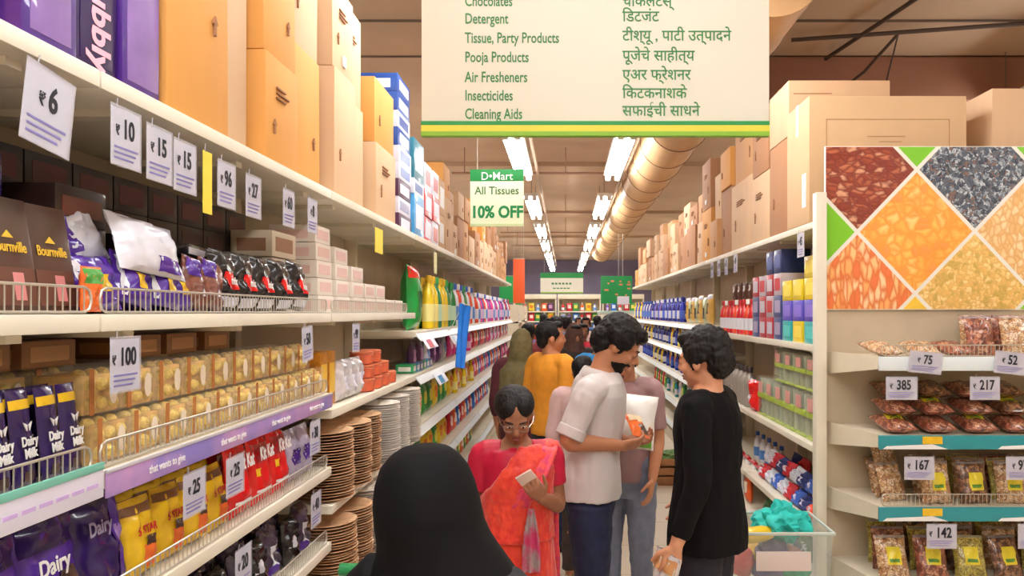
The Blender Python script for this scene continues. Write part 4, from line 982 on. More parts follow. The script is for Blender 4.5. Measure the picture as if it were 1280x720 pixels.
for i, (y, z) in enumerate(((4.7, .495), (4.9, .495), (5.12, .495), (5.32, .495))): rput(CL[(3, 3, 5, 4)[i]], y, z, '%s dark cloth pack standing behind the cloth packs' % nth(i+1), 'cloth packs', dx=.24, scale=(1, 1, 1.6))
for i in range(6): rput(('brush', brush), 5.65+.2*i, .495, '%s red brush past the cloth packs' % nth(i+1), 'red brushes', dx=.04)
for i in range(5): rput(WHB, 5.5+.17*i, .492, '%s white bottle past the cloth packs' % nth(i+1), 'white bottles behind the red brushes', dx=.2)
for i, (y, q) in enumerate(((4.3, 4), (4.5, 3), (4.7, 4), (4.9, 2), (5.1, 4), (5.3, 3))): rput(CL[q], y, .205, '%s folded cloth on the lowest duct-side shelf' % nth(i+1), 'lowest cloths', dx=.05)
for i, p in enumerate((4.3, 5.95, 6.3, 6.6, 6.9)):
    price_tag(('45', '89', '65', '120', '49')[i], (1.405, p, 2.22), -R90, '%s white tag under the duct-side high shelf' % nth(i+1), w=.12, h=.14)

# ------------------------------------------------------------------ cleaning goods further down, both sides
def far_row(side, front, y0, y1, z, kind, n_, what, sc_=1.0, dx=.06, rows_=1, two=False):
    st = (y1-y0-.12)/n_; i = 0
    for r_ in range(rows_):
        for q in range(n_):
            i += 1; o = place(*kind[(q+r_) % len(kind)], (side*(front+dx+.12*r_), y0+.06+st*(q+.5)+random.uniform(-.01, .01), z+.002), side*-R90, '%s %s' % (nth(i), what), 'goods: '+what, scale=sc_)
FP = lambda nm_, c, c2, s_: ('fp_'+nm_, pouch(.17, .24, .07, mat('fpm_'+nm_, c, .3, var=.2, vscale=12, coat=.4), [('label', mat('fpl_'+nm_, c2, .4), .2, .8, .35, .75)], (), s_))
PG = FP('green', (60, 150, 70), (230, 220, 90), 61); PM = FP('magenta', (216, 40, 130), (250, 200, 220), 62); PYL = FP('yellow', (240, 206, 50), (220, 120, 40), 63); POR = FP('orange', (236, 96, 40), (250, 230, 210), 64); PBL = FP('blue', (40, 110, 200), (226, 236, 246), 65); PPL = FP('plum', (90, 40, 90), (200, 150, 190), 66); PRD = FP('red', (206, 36, 50), (246, 220, 210), 67); PWH = FP('white', (222, 222, 226), (120, 150, 210), 68)
L_rows = [
 (5.42, 6.5, 1.62, [YBt, YBt, GBt], 6, 'tall yellow or green bottle past the green bag', (1.5, 1.5, 1.75), 2), (4.86, 6.5, 1.33, [PPL, PPL, PWH], 6, 'plum packet under the coloured trays', .85, 1), (4.8, 6.5, .98, [PG, PYL, PG], 7, 'green or yellow packet beside the white plates', .95, 1), (4.8, 6.5, .62, [PYL, PG, PYL], 7, 'yellow-green packet low beside the plates', .95, 1), (4.8, 6.5, .3, [PG], 6, 'green packet lowest beside the plates', .95, 1),
 (6.5, 8.2, 1.62, [GBt, WHB, RB2, WHB], 8, 'bottle on the top shelf after the yellow bottles', (1.4, 1.4, 1.7), 2), (6.5, 8.2, 1.33, [PM, PM, PKB], 7, 'magenta packet on the shelf under those bottles', .95, 1), (6.5, 8.2, .98, [PYL, YBt, POR], 8, 'yellow or orange pack below the magenta ones', 1.0, 1), (6.5, 8.2, .62, [PRD, POR, PBL], 7, 'red and blue pack low on the chocolate side', .95, 1), (6.5, 8.2, .3, [PG, POR], 7, 'lowest green or orange pack on that bay', 1.0, 1),
 (8.2, 9.9, 1.62, [RB2, WHB, PKB, VLB], 8, 'pink or violet bottle on the third far bay', 1.5, 2), (8.2, 9.9, 1.33, [PRD, POR, PPL], 7, 'red packet on the third far bay', .95, 1), (8.2, 9.9, .98, [PM, POR, PBL], 7, 'magenta or blue packet on the third far bay', .95, 1), (8.2, 9.9, .62, [PBL, PRD], 7, 'blue or red packet low on the third far bay', .95, 1),
 (9.9, 11.6, 1.62, [PKB, WHB, VLB], 7, 'bottle on the fourth far bay', 1.5, 1), (9.9, 11.6, 1.33, [PM, PWH], 6, 'magenta packet on the fourth far bay', .95, 1), (9.9, 11.6, .98, [PBL, POR], 6, 'blue packet on the fourth far bay', .95, 1),
 (11.6, 13.3, 1.62, [VLB, WHB, RB], 6, 'bottle on the last far bay', 1.5, 1), (11.6, 13.3, 1.33, [PRD, PWH], 6, 'red packet on the last far bay', .95, 1), (11.6, 13.3, .98, [PPL, PM], 5, 'plum packet on the last far bay', .95, 1)]
for y0, y1, z, kd, n_, wh, s_, rw in L_rows: far_row(-1, 1.0, y0, y1, z, kd, n_, wh+', chocolate side', s_, rows_=rw)
R_rows = [
 (8.25, 8.92, 1.62, [YPK, LGP], 3, 'buff packet on the top shelf, third duct-side bay', 1.25, 1), (7.32, 8.92, 1.3, [VLB, PPL, PWH], 7, 'violet pack on the third duct-side bay', .95, 1), (7.32, 8.92, .98, [PRD, PWH, PPL], 6, 'red or white pack on the third duct-side bay', .95, 1), (7.32, 8.92, .62, [PWH, TLB, PG], 6, 'white or green pack low on the third duct-side bay', .95, 1), (7.32, 8.92, .3, [PBL, POR], 6, 'lowest pack of the third duct-side bay', 1.0, 1),
 (5.72, 7.32, .2, [POR, PWH], 6, 'lowest pack of the second duct-side bay', .9, 1),
 (8.92, 10.52, 1.62, [BB_, BB2], 8, 'blue bottle on the top shelf, fourth duct-side bay', 1.35, 2), (8.92, 10.52, 1.3, [BB2, YBt, BB_], 7, 'blue or yellow bottle, fourth duct-side bay', 1.0, 1), (8.92, 10.52, .98, [BB_, PYL], 7, 'blue bottle on the middle shelf, fourth duct-side bay', 1.0, 1), (8.92, 10.52, .62, [PG, PWH, TLB], 6, 'green or white pack, fourth duct-side bay', .95, 1),
 (10.52, 12.12, 1.62, [BB_, BB2, VLB], 8, 'blue bottle on the top shelf, fifth duct-side bay', 1.35, 1), (10.52, 12.12, 1.3, [BB2, BB_], 7, 'blue bottle on the second shelf, fifth duct-side bay', 1.0, 1), (10.52, 12.12, .98, [BB2, YBt], 6, 'blue bottle on the middle shelf, fifth duct-side bay', 1.0, 1), (10.52, 12.12, .62, [PG, PRD], 6, 'green or red pack, fifth duct-side bay', .95, 1),
 (12.12, 13.72, 1.62, [BB_, WHB], 7, 'blue or white bottle, sixth duct-side bay', 1.35, 1), (12.12, 13.72, 1.3, [YBt, BB2], 6, 'yellow or blue bottle, sixth duct-side bay', 1.0, 1), (12.12, 13.72, .98, [BB_], 5, 'blue bottle on the middle shelf, sixth duct-side bay', 1.0, 1),
 (13.72, 15.3, 1.62, [YBt, BB_], 5, 'bottle on the top shelf, last duct-side bay', 1.35, 1), (13.72, 15.3, 1.3, [PWH], 5, 'white packet, last duct-side bay', 1.0, 1)]
for y0, y1, z, kd, n_, wh, s_, rw in R_rows: far_row(1, 1.42, y0, y1, z, kd, n_, wh, s_, rows_=rw)
# things that stand out on the chocolate side
t = thing('laundry_bag', 'tall green bag with a red top standing past the white boxes', 'bag', (-1.06, 5.16, 1.622), R90)
pouch_mesh(.30, .46, .14, 71, wr=.006).obj('bag', mat('deep_green_film', (20, 140, 60), .3, var=.15, vscale=8, coat=.4), t); patch(.30, .46, .14, 71, .02, .98, .80, .98, .002, .006).obj('red_top', REDF, t); patch(.30, .46, .14, 71, .3, .7, .35, .6, .002, .006).obj('label', mat('dark_green', (12, 90, 44), .4), t)
t = thing('hanging_cloth', 'bright blue cloth hanging from the shelf edge past the green bag', 'cloth', (-.885, 5.86, 1.30), R90-.5); t.rotation_euler = (0, .20, R90-.5); t.scale = (.62, 1, 1)
g = []
for j in range(13):
    v = j/12; wd = .10*(1-.45*v)+.02
    g.append([Vector(((u-.5)*wd*2+.03*v, -.02*math.sin(u*9)*(.4+v)-.01, .52*(1-v)) ) for u in [q/10 for q in range(11)]]+[Vector(((u-.5)*wd*2+.03*v, -.02*math.sin(u*9)*(.4+v)-.004, .52*(1-v))) for u in [q/10 for q in range(10, -1, -1)]])
MB().rows(g).obj('cloth', mat('blue_cloth', (30, 120, 220), .6, var=.15), t); MB().tube([(-.10, -.01, .52), (.10, -.01, .525)], .005, 8).tube([(0, -.008, .522), (0, .05, .45), (0, .11, .32), (0, .14, .30)], .004, 8).obj('hanger', WHITE, t)
def tray(nm_, c): return small_pack(nm_, .10, .06, .12, mat('tr_'+nm_, c, .35, coat=.3), STICK)
for i in range(6): place(*tray(('tg', 'tb', 'tn')[i % 3], ((40, 150, 90), (30, 140, 180), (60, 80, 150))[i % 3]), (-1.03, 4.92+.12*i, 1.335+.21 if False else 1.335), R90, '%s small coloured box on the shelf beside the orange tubs' % nth(i+1), 'small coloured boxes')
GV = mat('shelf_talker', (222, 226, 232), .4)
for i, (y, z, c) in enumerate(((5.05, 1.60, WPK), (5.5, 1.31, GV), (6.2, 1.58, WPK))):
    t = thing('shelf_card', '%s white slanting card on the shelf edge past the plates' % nth(i+1), 'shelf card', (-.955, y, z-.05), R90, 'shelf cards')
    MB().poly([(-.2, -.03, -.05), (.2, -.03, -.05), (.2, .02, .03), (-.2, .02, .03)], (0, .003, .002)).obj('card', c, t)
    MB().poly([(-.1, -.0285, -.045), (.05, -.0285, -.045), (.05, .005, .008), (-.1, .005, .008)], (0, -.001, .001)).obj('printed_patch', REDP if i == 0 else SKYB, t)

# ------------------------------------------------------------------ clear bin and trolley
t = thing('plastic_bin', 'clear plastic bin full of toys and cloths by the end upright', 'bin', (1.10, 3.86, 0))
b = MB()
g = [[Vector((sx*(.235+.03*z/.62)*1, sy*(.17+.02*z/.62), z)) for sx, sy in ((-1, -1), (1, -1), (1, 1), (-1, 1))] for z in (.02, .3, .62)]
gi = [[Vector((p.x*.98, p.y*.98, p.z+.004)) for p in r] for r in g]
b.rows(g+gi[::-1]).obj('bin_wall', mat('bin_plastic', (216, 232, 226), .12, alpha=.13, spec=.8), t, smooth=False)
rim = MB(); rim.tube([(-.27, -.195, .62), (.27, -.195, .62), (.27, .195, .62), (-.27, .195, .62)], .009, 8, closed=True); rim.obj('rim', mat('bin_rim', (196, 206, 196), .3), t)
MB().box(-.13, .15, -.196, -.19, .43, .53, .003).obj('white_label', mat('bin_label', (222, 206, 200), .5), t)
MB().box(-.22, .22, -.16, .16, .0, .03, .008).obj('base', mat('bin_rim', (196, 206, 196), .3), t)
GI = 'things in the clear bin'
def in_bin(nm_, lab, cat, loc, parts, rot=(0, 0, 0)):
    t = thing(nm_, lab, cat, loc, 0, GI); t.rotation_euler = rot
    for (n_, me, m) in parts: me.obj(n_, m, t)
    return t
def crumple(rx, ry, rz, seed, amp=.25):
    b = MB(); b.ball((0, 0, 0), (rx, ry, rz), sub=4)
    for v in b.bm.verts: v.co *= 1+amp*noise.noise(v.co*22+Vector((seed, 0, 0)))+amp*.5*noise.noise(v.co*50+Vector((0, seed, 0)))
    return b
in_bin('folded_cloth', 'turquoise crumpled cloth lying on top in the clear bin', 'cloth', (1.16, 3.86, .62), [('cloth', crumple(.14, .13, .075, 3, .35), mat('turquoise_cloth', (40, 190, 180), .6, var=.2)), ('end', crumple(.08, .06, .12, 4, .3), mat('turquoise_cloth', (40, 190, 180), .6))])
YB2 = MB().lathe([(.035, 0), (.042, .01), (.042, .14), (.03, .18), (.015, .20), (.015, .22)], 16)
in_bin('bottle', 'yellow bottle with a red cap lying in the clear bin', 'bottle', (.90, 3.78, .57), [('body', YB2, mat('lemon_plastic', (236, 196, 40), .3, coat=.3)), ('cap', MB().lathe([(.02, .215), (.02, .25), (.015, .255)], 12), REDP), ('green_end', MB().lathe([(.036, -.003), (.0435, .008), (.0435, .05), (.03, .055)], 16), mat('lime_plastic', (150, 200, 60), .3))], (0, R90-.12, 0))
for i, (x, y, z, c) in enumerate(((.95, 3.90, .40, (206, 60, 60)), (1.08, 3.81, .38, (90, 80, 130)), (1.2, 3.8, .36, (50, 160, 120)), (1.22, 3.95, .4, (216, 150, 150)), (1.02, 3.95, .42, (230, 180, 60)), (1.0, 3.8, .2, (120, 150, 190)), (1.15, 3.88, .2, (170, 120, 120)), (1.1, 3.82, .48, (96, 70, 110)))):
    in_bin('soft_toy', '%s crumpled coloured bundle inside the clear bin' % nth(i+1), 'bundle', (x, y, z), [('bundle', crumple(.085, .07, .07, i*5), mat('bundle_%s' % 'abcdefgh'[i], c, .6, var=.2))])
# trolley pushed ahead of the veiled woman
t = thing('shopping_trolley', 'wire shopping trolley with a green handle before the woman in black', 'trolley', (-.42, 1.90, 0))
MB().tube([(-.175, 0, 1.07), (.22, 0, 1.07)], .017, 12).obj('handle', mat('handle_green', (20, 130, 70), .35, coat=.3), t)
b = MB()
for sx in (-.17, .17):
    b.tube([(sx, 0, 1.07), (sx, .06, .98), (sx, .08, .55)], .011, 8); b.tube([(sx, .08, .55), (sx*.8, .55, .62)], .009, 8); b.tube([(sx, .06, .98), (sx*.8, .58, .90)], .007, 8); b.tube([(sx*1.05, .06, .14), (sx, .08, .55)], .011, 8); b.tube([(sx*1.05, .06, .14), (sx*.9, .55, .14)], .011, 8)
b.obj('frame', STEEL, t)
b = MB()
for k in range(8):
    yy = .10+k*.06
    b.tube([(-.17+.04*yy/.8, yy, .95), (-.16+.04*yy/.8, yy, .57), (.16-.04*yy/.8, yy, .57), (.17-.04*yy/.8, yy, .95)], .0022, 5)
for k in range(7):
    zz = .60+k*.055
    for sx in (-1, 1): b.tube([(sx*.17, .07, zz), (sx*.14, .56, zz)], .0022, 5)
b.obj('basket', STEEL, t)
for sx in (-.17, .17):
    for yy in (.08, .52):
        w_ = MB().lathe([(.02, -.012), (.05, -.010), (.05, .010), (.02, .012)], 16, Matrix.Translation((sx, yy, .05)) @ Matrix.Rotation(R90, 4, 'Y'))
        w_.obj('wheel', BLACK, t)
# low wooden crate on the floor in the aisle beyond
t = thing('wooden_crate', 'low brown crate on the floor at the foot of the shelves behind the men', 'crate', (1.13, 7.4, 0))
b = MB()
for k in range(3): b.box(-.24, .24, -.16, -.145, .02+k*.09, .09+k*.09, .003).box(-.24, .24, .145, .16, .02+k*.09, .09+k*.09, .003)
for k in range(3):
    for sx in (-1, 1): b.box(sx*.24-.008, sx*.24+.008, -.16, .16, .02+k*.09, .09+k*.09, .003)
b.box(-.23, .23, -.15, .15, .0, .02); b.obj('crate', mat('crate_wood', (150, 100, 60), .7, var=.2, vscale=12), t)
crumple(.2, .13, .07, 9, .3).obj('green_liner', mat('crate_liner', (90, 120, 60), .6), t, loc=(0, 0, .26))

# ------------------------------------------------------------------ the far end of the store
GF = mat('far_green_board', (20, 140, 70), .5)
def far_gondola(x0, x1, y, label, hz=2.25):
    t = thing('shelving_bay', label, 'shelving', ((x0+x1)/2, y, 0), 0, 'far cross shelving'); w_ = (x1-x0)/2
    MB().box(-w_, w_, .4, .44, 0, hz).obj('back_panel', PEG, t); MB().box(-w_, w_, -.02, .42, hz, hz+.18, .01).obj('header', CREAM, t)
    for z in (.2, .62, 1.02, 1.4, 1.78): MB().box(-w_, w_, 0, .42, z-.04, z, .004).obj('shelf', WHITE, t)
    for sx in (-w_, w_-.05): MB().box(sx, sx+.05, 0, .42, 0, hz).obj('upright', CREAM, t)
    return t
kinds_far = [PM, PRD, POR, PBL, PYL, PWH, PG, PPL, RB, WHB, VLB, ORB]
for gi_, (x0, x1, nm_) in enumerate(((-2.0, -.35, 'nearer the chocolate side'), (-.3, 1.35, 'at the middle of the aisle'), (1.4, 3.0, 'nearer the duct side'))):
    far_gondola(x0, x1, 27.5, 'cross shelving at the far end of the aisle, %s' % nm_)
    for zi, z in enumerate((1.02, 1.4, 1.78)):
        for q in range(6):
            place(*kinds_far[(q*5+zi*3+gi_*2) % 12], (x0+.20+q*.245, 27.6, z+.002), 0, '%s pack on row %s of the far cross shelving %s' % (nth(q+1), ('one', 'two', 'three')[zi], nm_), 'packs on the far cross shelving', scale=1.3)
for side, x, y, nm_ in ((-1, -.95, 15.2, 'chocolate'), (-1, -1.0, 18.2, 'chocolate'), (1, 1.9, 18.5, 'duct')):
    t = thing('display_rack', 'distant display rack heaped with bright goods on the %s side, %s row' % (nm_, 'nearer' if y < 16 else 'farther'), 'shelving', (x, y, 0), side*-R90)
    MB().box(-.6, .6, .38, .42, 0, 1.9).obj('back_panel', PEG, t)
    for z in (.35, .75, 1.15, 1.55): MB().box(-.6, .6, 0, .4, z-.03, z).obj('shelf', WHITE, t)
    for sx in (-.6, .57): MB().box(sx, sx+.03, 0, .4, 0, 1.9).obj('upright', CREAM, t)
    for zi, z in enumerate((.75, 1.15, 1.55)):
        for q in range(5):
            place(*kinds_far[(q*7+zi*5+int(y)) % 12], (x+side*.08, y-.46+q*.22, z+.002), side*-R90, '%s bright pack on shelf %s of the %s distant rack, %s side' % (nth(q+1), ('one', 'two', 'three')[zi], 'nearer' if y < 16 else 'farther', nm_), 'packs on the distant racks', scale=1.15)
t = thing('kiosk_board', 'green board with small pale marks hanging over the far white counter', 'board', (1.20, 17.0, 1.95))
MB().box(-.37, .37, 0, .04, 0, .65, .006).obj('board', GF, t)
b = MB(); rk = random.Random(5)
for k in range(12): q, z = rk.uniform(-.3, .28), rk.uniform(.08, .55); b.box(q, q+rk.uniform(.03, .1), -.006, 0, z, z+.04)
b.obj('pale_marks', mat('board_marks', (206, 130, 90), .5), t); MB().box(.02, .3, -.008, -.002, -.02, .17).obj('white_notice', WPK, t)
for sx in (.05, .15): MB().tube([(sx, .02, .65), (sx, .02, 3.60-1.95)], .004, 6).obj('hanging_wire', STEEL, t)
t = thing('counter', 'white counter under the far green board', 'counter', (1.20, 17.1, 0))
MB().box(-.42, .42, 0, .5, 0, 1.72, .01).obj('body', WHITE, t); MB().box(-.44, .44, -.03, .53, 1.72, 1.78, .008).obj('top', mat('counter_top', (200, 220, 206), .3), t)
for i, (x, y, w_, z0, h_, m, lab) in enumerate(((-1.05, 16.2, .13, 1.95, 1.0, mat('banner_orange', (222, 90, 40), .5), 'narrow orange banner hanging at the end of the chocolate-side shelves'), (-1.5, 20.0, .34, 2.0, .75, GF, 'green banner hanging beyond the orange banner'))):
    t = thing('hanging_banner', lab, 'banner', (x, y, z0))
    MB().box(-w_, w_, 0, .012, 0, h_, .002).obj('banner', m, t); MB().tube([(-w_, .006, h_), (w_, .006, h_)], .01, 8).obj('rail', STEEL, t)
    for sx in (-w_*.8, w_*.8): MB().tube([(sx, .006, h_), (sx, .006, ZC-z0)], .003, 6).obj('hanging_wire', STEEL, t)
# ------------------------------------------------------------------ people (built facing -y, feet at z = 0)
def remesh(b, name, m, parent, voxel=.006, smooth=4, disp=None):
    bmesh.ops.recalc_face_normals(b.bm, faces=b.bm.faces)
    me = bpy.data.meshes.new(name); b.bm.to_mesh(me); b.bm.free()
    o = bpy.data.objects.new(name, me); COL.objects.link(o)
    r = o.modifiers.new('r', 'REMESH'); r.mode = 'VOXEL'; r.voxel_size = voxel; r.use_smooth_shade = True
    if smooth: s_ = o.modifiers.new('s', 'SMOOTH'); s_.factor = .5; s_.iterations = smooth
    me2 = bpy.data.meshes.new_from_object(o.evaluated_get(bpy.context.evaluated_depsgraph_get()))
    bpy.data.objects.remove(o); bpy.data.meshes.remove(me)
    me2.name = name; me2.materials.clear(); me2.materials.append(m)
    if disp:
        ns = [v.normal.copy() for v in me2.vertices]
        for v, n_ in zip(me2.vertices, ns): v.co += n_*disp(v.co)
    me2.polygons.foreach_set('use_smooth', [True]*len(me2.polygons)); me2.update()
    return link(name, me2, parent)
def cat(pts, k=4):
    """catmull-rom through points (with radius as 4th value)"""
    P = [Vector((*p[:3],)) for p in pts]; Rr = [p[3] for p in pts]; out = []
    for i in range(len(P)-1):
        p0, p1, p2, p3 = P[max(i-1, 0)], P[i], P[i+1], P[min(i+2, len(P)-1)]
        for q in range(k):
            t = q/k; out.append((.5*((2*p1)+(p2-p0)*t+(2*p0-5*p1+4*p2-p3)*t*t+(3*p1-p0-3*p2+p3)*t**3), Rr[i]+(Rr[i+1]-Rr[i])*t))
    out.append((P[-1], Rr[-1])); return out
def limb(b, pts, n=14, k=4, balls=True):
    c = cat(pts, k); b.tube([p for p, r in c], [r for p, r in c], n)
    if balls: b.ball(c[0][0], c[0][1], sub=2); b.ball(c[-1][0], c[-1][1], sub=2)
def oval(b, rings, n=28):
    """rings: z, cx, cy, rx, ry"""
    b.loft([((cx, cy, z), (rx, 0, 0), (0, ry, 0)) for z, cx, cy, rx, ry in rings], n)
def hand(b, wr, d, nrm, curl=.35, side=1, s=1.0, spread=.1):
    """wr wrist, d direction, nrm the way the palm faces, side: where the thumb sits along d x nrm"""
    d = Vector(d).normalized(); nrm = Vector(nrm); nrm = (nrm-d*nrm.dot(d)).normalized(); t = d.cross(nrm)*side; wr = Vector(wr)
    b.loft([(wr-d*.01*s, t*.026*s, nrm*.019*s), (wr+d*.02*s, t*.031*s, nrm*.017*s), (wr+d*.055*s, t*.041*s, nrm*.015*s), (wr+d*.088*s, t*.041*s, nrm*.012*s), (wr+d*.097*s, t*.036*s, nrm*.008*s)], 16)
    for i, (off, ln) in enumerate(((.031, .070), (.0105, .078), (-.0105, .072), (-.031, .056))):
        p = wr+d*.084*s+t*off*s; a = spread*(off/.03); dd = (d*math.cos(a)+t*math.sin(a)).normalized(); ang = 0; ps = [(*p, .0092*s)]
        for j, fr in enumerate((.45, .32, .26)):
            ang += curl*(.8 if j == 0 else 1.1); v = dd*math.cos(ang)+nrm*math.sin(ang); p = p+v*ln*fr*s; ps.append((*p, (.0085-.0007*j)*s))
        limb(b, ps, 10, 2)
    p = wr+d*.022*s+t*.026*s; v1 = (t*.75+d*.65+nrm*.25).normalized(); v2 = (t*.25+d*.8+nrm*.5).normalized()
    limb(b, [(*p, .014*s), (*(p+v1*.036*s), .0115*s), (*(p+v1*.036*s+v2*.030*s), .0098*s), (*(p+v1*.036*s+v2*.054*s), .0085*s)], 10, 3)
def head_blob(b, M, s, beard=0):
    e = lambda c, r: b.ball(c, r, M, 3)
    e((0, .012, .030), (.074, .096, .088)); e((0, -.022, -.035), (.060, .066, .076)); e((0, -.050, -.088), (.030, .030, .024)); e((0, -.012, -.062), (.054, .056, .045))
    e((0, -.072, .022), (.052, .018, .016))
    for sx in (-1, 1):
        e((sx*.036, -.062, -.030), (.022, .022, .022)); e((sx*.077, .008, -.012), (.011, .020, .031)); e((sx*.013, -.092, -.032), (.009, .010, .008)); e((sx*.031, -.076, .002), (.017, .013, .013))
    g = [((0, -.078, .020), .010), ((0, -.092, .000), .011), ((0, -.104, -.024), .014), ((0, -.098, -.034), .013)]
    b.tube([M @ Vector(p) for p, r in g], [r for p, r in g], 10)
    e((0, -.084, -.058), (.024, .011, .007)); e((0, -.082, -.070), (.021, .012, .008))
HAIRM = mat('black_hair', (22, 18, 18), .55, var=.5, vscale=60, stretch=(1, 1, .15), bump=.6, bscale=90, spec=.3)
EYEW = mat('eye_white', (222, 214, 206), .25); IRIS = mat('dark_iris', (40, 24, 18), .2)
def person(label, loc, rz, h, skin, arms, bow=0.0, yaw=0.0, hfwd=0.0, lean=0.0, hair='short', voxel=.006, clothes=(), hands=None, cat_='person', face=True, lips=(120, 60, 54), name='person', wide=1.0, hs=1.0, roll=0.0, beard=False, legs=None, hairseed=0):
    t = thing(name, label, cat_, loc, rz); f = h/1.7
    sk = skin if not isinstance(skin, tuple) else mat('skin_%d_%d_%d' % skin, skin, .5, var=.08, vscale=14)
    ln = lambda z: -lean*max(0, z-.95*f)
    b = MB()
    rings = [(.80, .10, .10), (.86, .16, .115), (.94, .165, .12), (1.05, .142, .10), (1.16, .148, .105), (1.27, .165, .115), (1.35, .170, .105), (1.41, .145, .085), (1.445, .085, .065), (1.47, .055, .056)]
    oval(b, [(z*f, 0, ln(z*f)+.0, rx*f*wide, ry*f) for z, rx, ry in rings])
    hc = Vector((0, ln(1.58*f)-hfwd, 1.578*f))
    M = Matrix.Translation(hc) @ Matrix.Rotation(yaw, 4, 'Z') @ Matrix.Rotation(bow, 4, 'X') @ Matrix.Rotation(roll, 4, 'Y') @ Matrix.Scale(f*hs, 4)
    nk0 = Vector((0, ln(1.43*f)+.01, 1.42*f)); nk1 = M @ Vector((0, .022, -.055))
    limb(b, [(*nk0, .062*f), (*((nk0+nk1)/2), .055*f), (*nk1, .053*f)])
    head_blob(b, M, f)
    for sd, (S, E, W) in arms.items():
        S, E, W = Vector(S), Vector(E), Vector(W)
        limb(b, [(*S, .052*f), (*(S*.55+E*.45), .046*f), (*E, .038*f), (*(E*.65+W*.35), .039*f), (*W, .026*f)])
        sgn = 1 if sd == 'L' else -1
        hd = (hands or {}).get(sd) or dict(d=(W-E), n=(-sgn, 0, 0), curl=.3)
        sidev = hd.get('side')
        if sidev is None:
            d_ = Vector(hd['d']).normalized(); n_ = Vector(hd['n']); tt = d_.cross(n_); sidev = 1 if tt.y < 0 else -1       # thumb towards the front
        hand(b, W, hd['d'], hd['n'], hd.get('curl', .35), sidev, f*hd.get('s', 1), hd.get('spread', .1))
    lg = legs or {'L': ((.09, 0, .86), (.095, -.01, .47), (.10, .02, .085)), 'R': ((-.09, 0, .86), (-.095, -.01, .47), (-.10, .02, .085))}
    for sd, (a, k, c) in lg.items():
        a, k, c = Vector(a)*f, Vector(k)*f, Vector(c)*f
        limb(b, [(*a, .088*f), (*(a*.5+k*.5), .072*f), (*k, .052*f), (*(k*.65+c*.35+Vector((0, .012, 0))), .053*f), (*c, .035*f)])
        b.ball((c.x, c.y-.01, .045*f), (.034*f, .05*f, .04*f)); b.ball((c.x, c.y-.10*f, .030*f), (.044*f, .10*f, .029*f))
    body = remesh(b, 'body', sk, t, voxel, 3)
    if face:
        for sx in (-1, 1):
            o = MB().ball((sx*.031, -.081, .001), (.0125, .008, .0065), M, 2).obj('eye', EYEW, t)
            MB().ball((sx*.031, -.0875, .000), (.0055, .003, .0055), M, 2).obj('iris', IRIS, o)
            eb = MB(); eb.tube([M @ Vector(p) for p in ((sx*.014, -.090, .022), (sx*.032, -.090, .028), (sx*.052, -.074, .022))], [.003*f, .0042*f, .002*f], 8); eb.obj('eyebrow', HAIRM, t)
        lp = MB(); lp.ball((0, -.089, -.058), (.023, .008, .0055), M, 2).ball((0, -.087, -.069), (.019, .009, .0065), M, 2); lp.obj('lips', mat('lips_%d_%d_%d' % lips, lips, .45), t)
    if beard:
        bb = MB()
        for c, r in (((0, -.022, -.035), (.0625, .068, .079)), ((0, -.052, -.089), (.034, .034, .027))):
            bb.ball(c, r, None, 3)
        r_ = bmesh.ops.bisect_plane(bb.bm, geom=bb.bm.verts[:]+bb.bm.edges[:]+bb.bm.faces[:], plane_co=(0, -.06, -.052), plane_no=Vector((0, .42, .9)), clear_outer=True)
        bmesh.ops.holes_fill(bb.bm, edges=[e for e in bb.bm.edges if e.is_boundary])
        for v in bb.bm.verts: v.co = M @ v.co
        bb.ball((0, -.092, -.049), (.027, .009, .005), M, 3)
        remesh(bb, 'beard', mat('beard_hair', (30, 24, 22), .7, bump=.5, bscale=120, spec=.2), t, .005, 2)
    hb = MB(); HS = lambda c, r: hb.ball(c, r, M, 3)
    if hair in ('short', 'full', 'bun', 'long'):
        HS((0, .034, .044), (.084, .096, .086)); HS((0, .066, -.020), (.066, .048, .066)); 
        if hair != 'bun': HS((0, -.050, .098), (.060, .040, .026))
        else: HS((-.028, .0, .064), (.053, .075, .058)); HS((.028, .0, .064), (.053, .075, .058))
        if hair != 'bun':
            for sx in (-1, 1): HS((sx*.066, -.002, .035), (.018, .05, .05)); HS((sx*.070, -.012, -.008), (.007, .013, .032))
        if hair == 'full':
            HS((0, .022, .066), (.088, .098, .076)); HS((0, -.052, .088), (.062, .042, .036))
            for sx in (-1, 1): HS((sx*.076, .010, .035), (.022, .056, .056))
            HS((0, .090, .0), (.070, .042, .075))
        if hair == 'bun': HS((0, .118, -.005), (.046, .040, .046)); HS((-.02, .03, .05), (.085, .10, .084))
        if hair == 'long': HS((0, .085, -.08), (.075, .045, .14))
        amp = .007 if hair == 'full' else .004 if hair == 'short' else .0015
        remesh(hb, 'hair', HAIRM, t, .006 if voxel < .008 else .010, 2, lambda p: amp*noise.noise(p*34+Vector((hairseed, 0, 0)))+amp*.7*noise.noise(p*80))
    else: hb.bm.free()
    t['_f'] = f
    ctx = dict(f=f, ln=ln, arms=arms, M=M, lg=lg, wide=wide, nk0=nk0, nk1=nk1, voxel=voxel)
    for c in clothes: c(t, ctx)
    del t['_f']
    return t, ctx
def fold(amp, sc_=(16, 16, 5), seed=0):
    return lambda p: amp*noise.noise(Vector((p.x*sc_[0]+seed, p.y*sc_[1], p.z*sc_[2])))+amp*.5*noise.noise(Vector((p.x*sc_[0]*2.2, p.y*sc_[1]*2.2+seed, p.z*sc_[2]*2.5)))
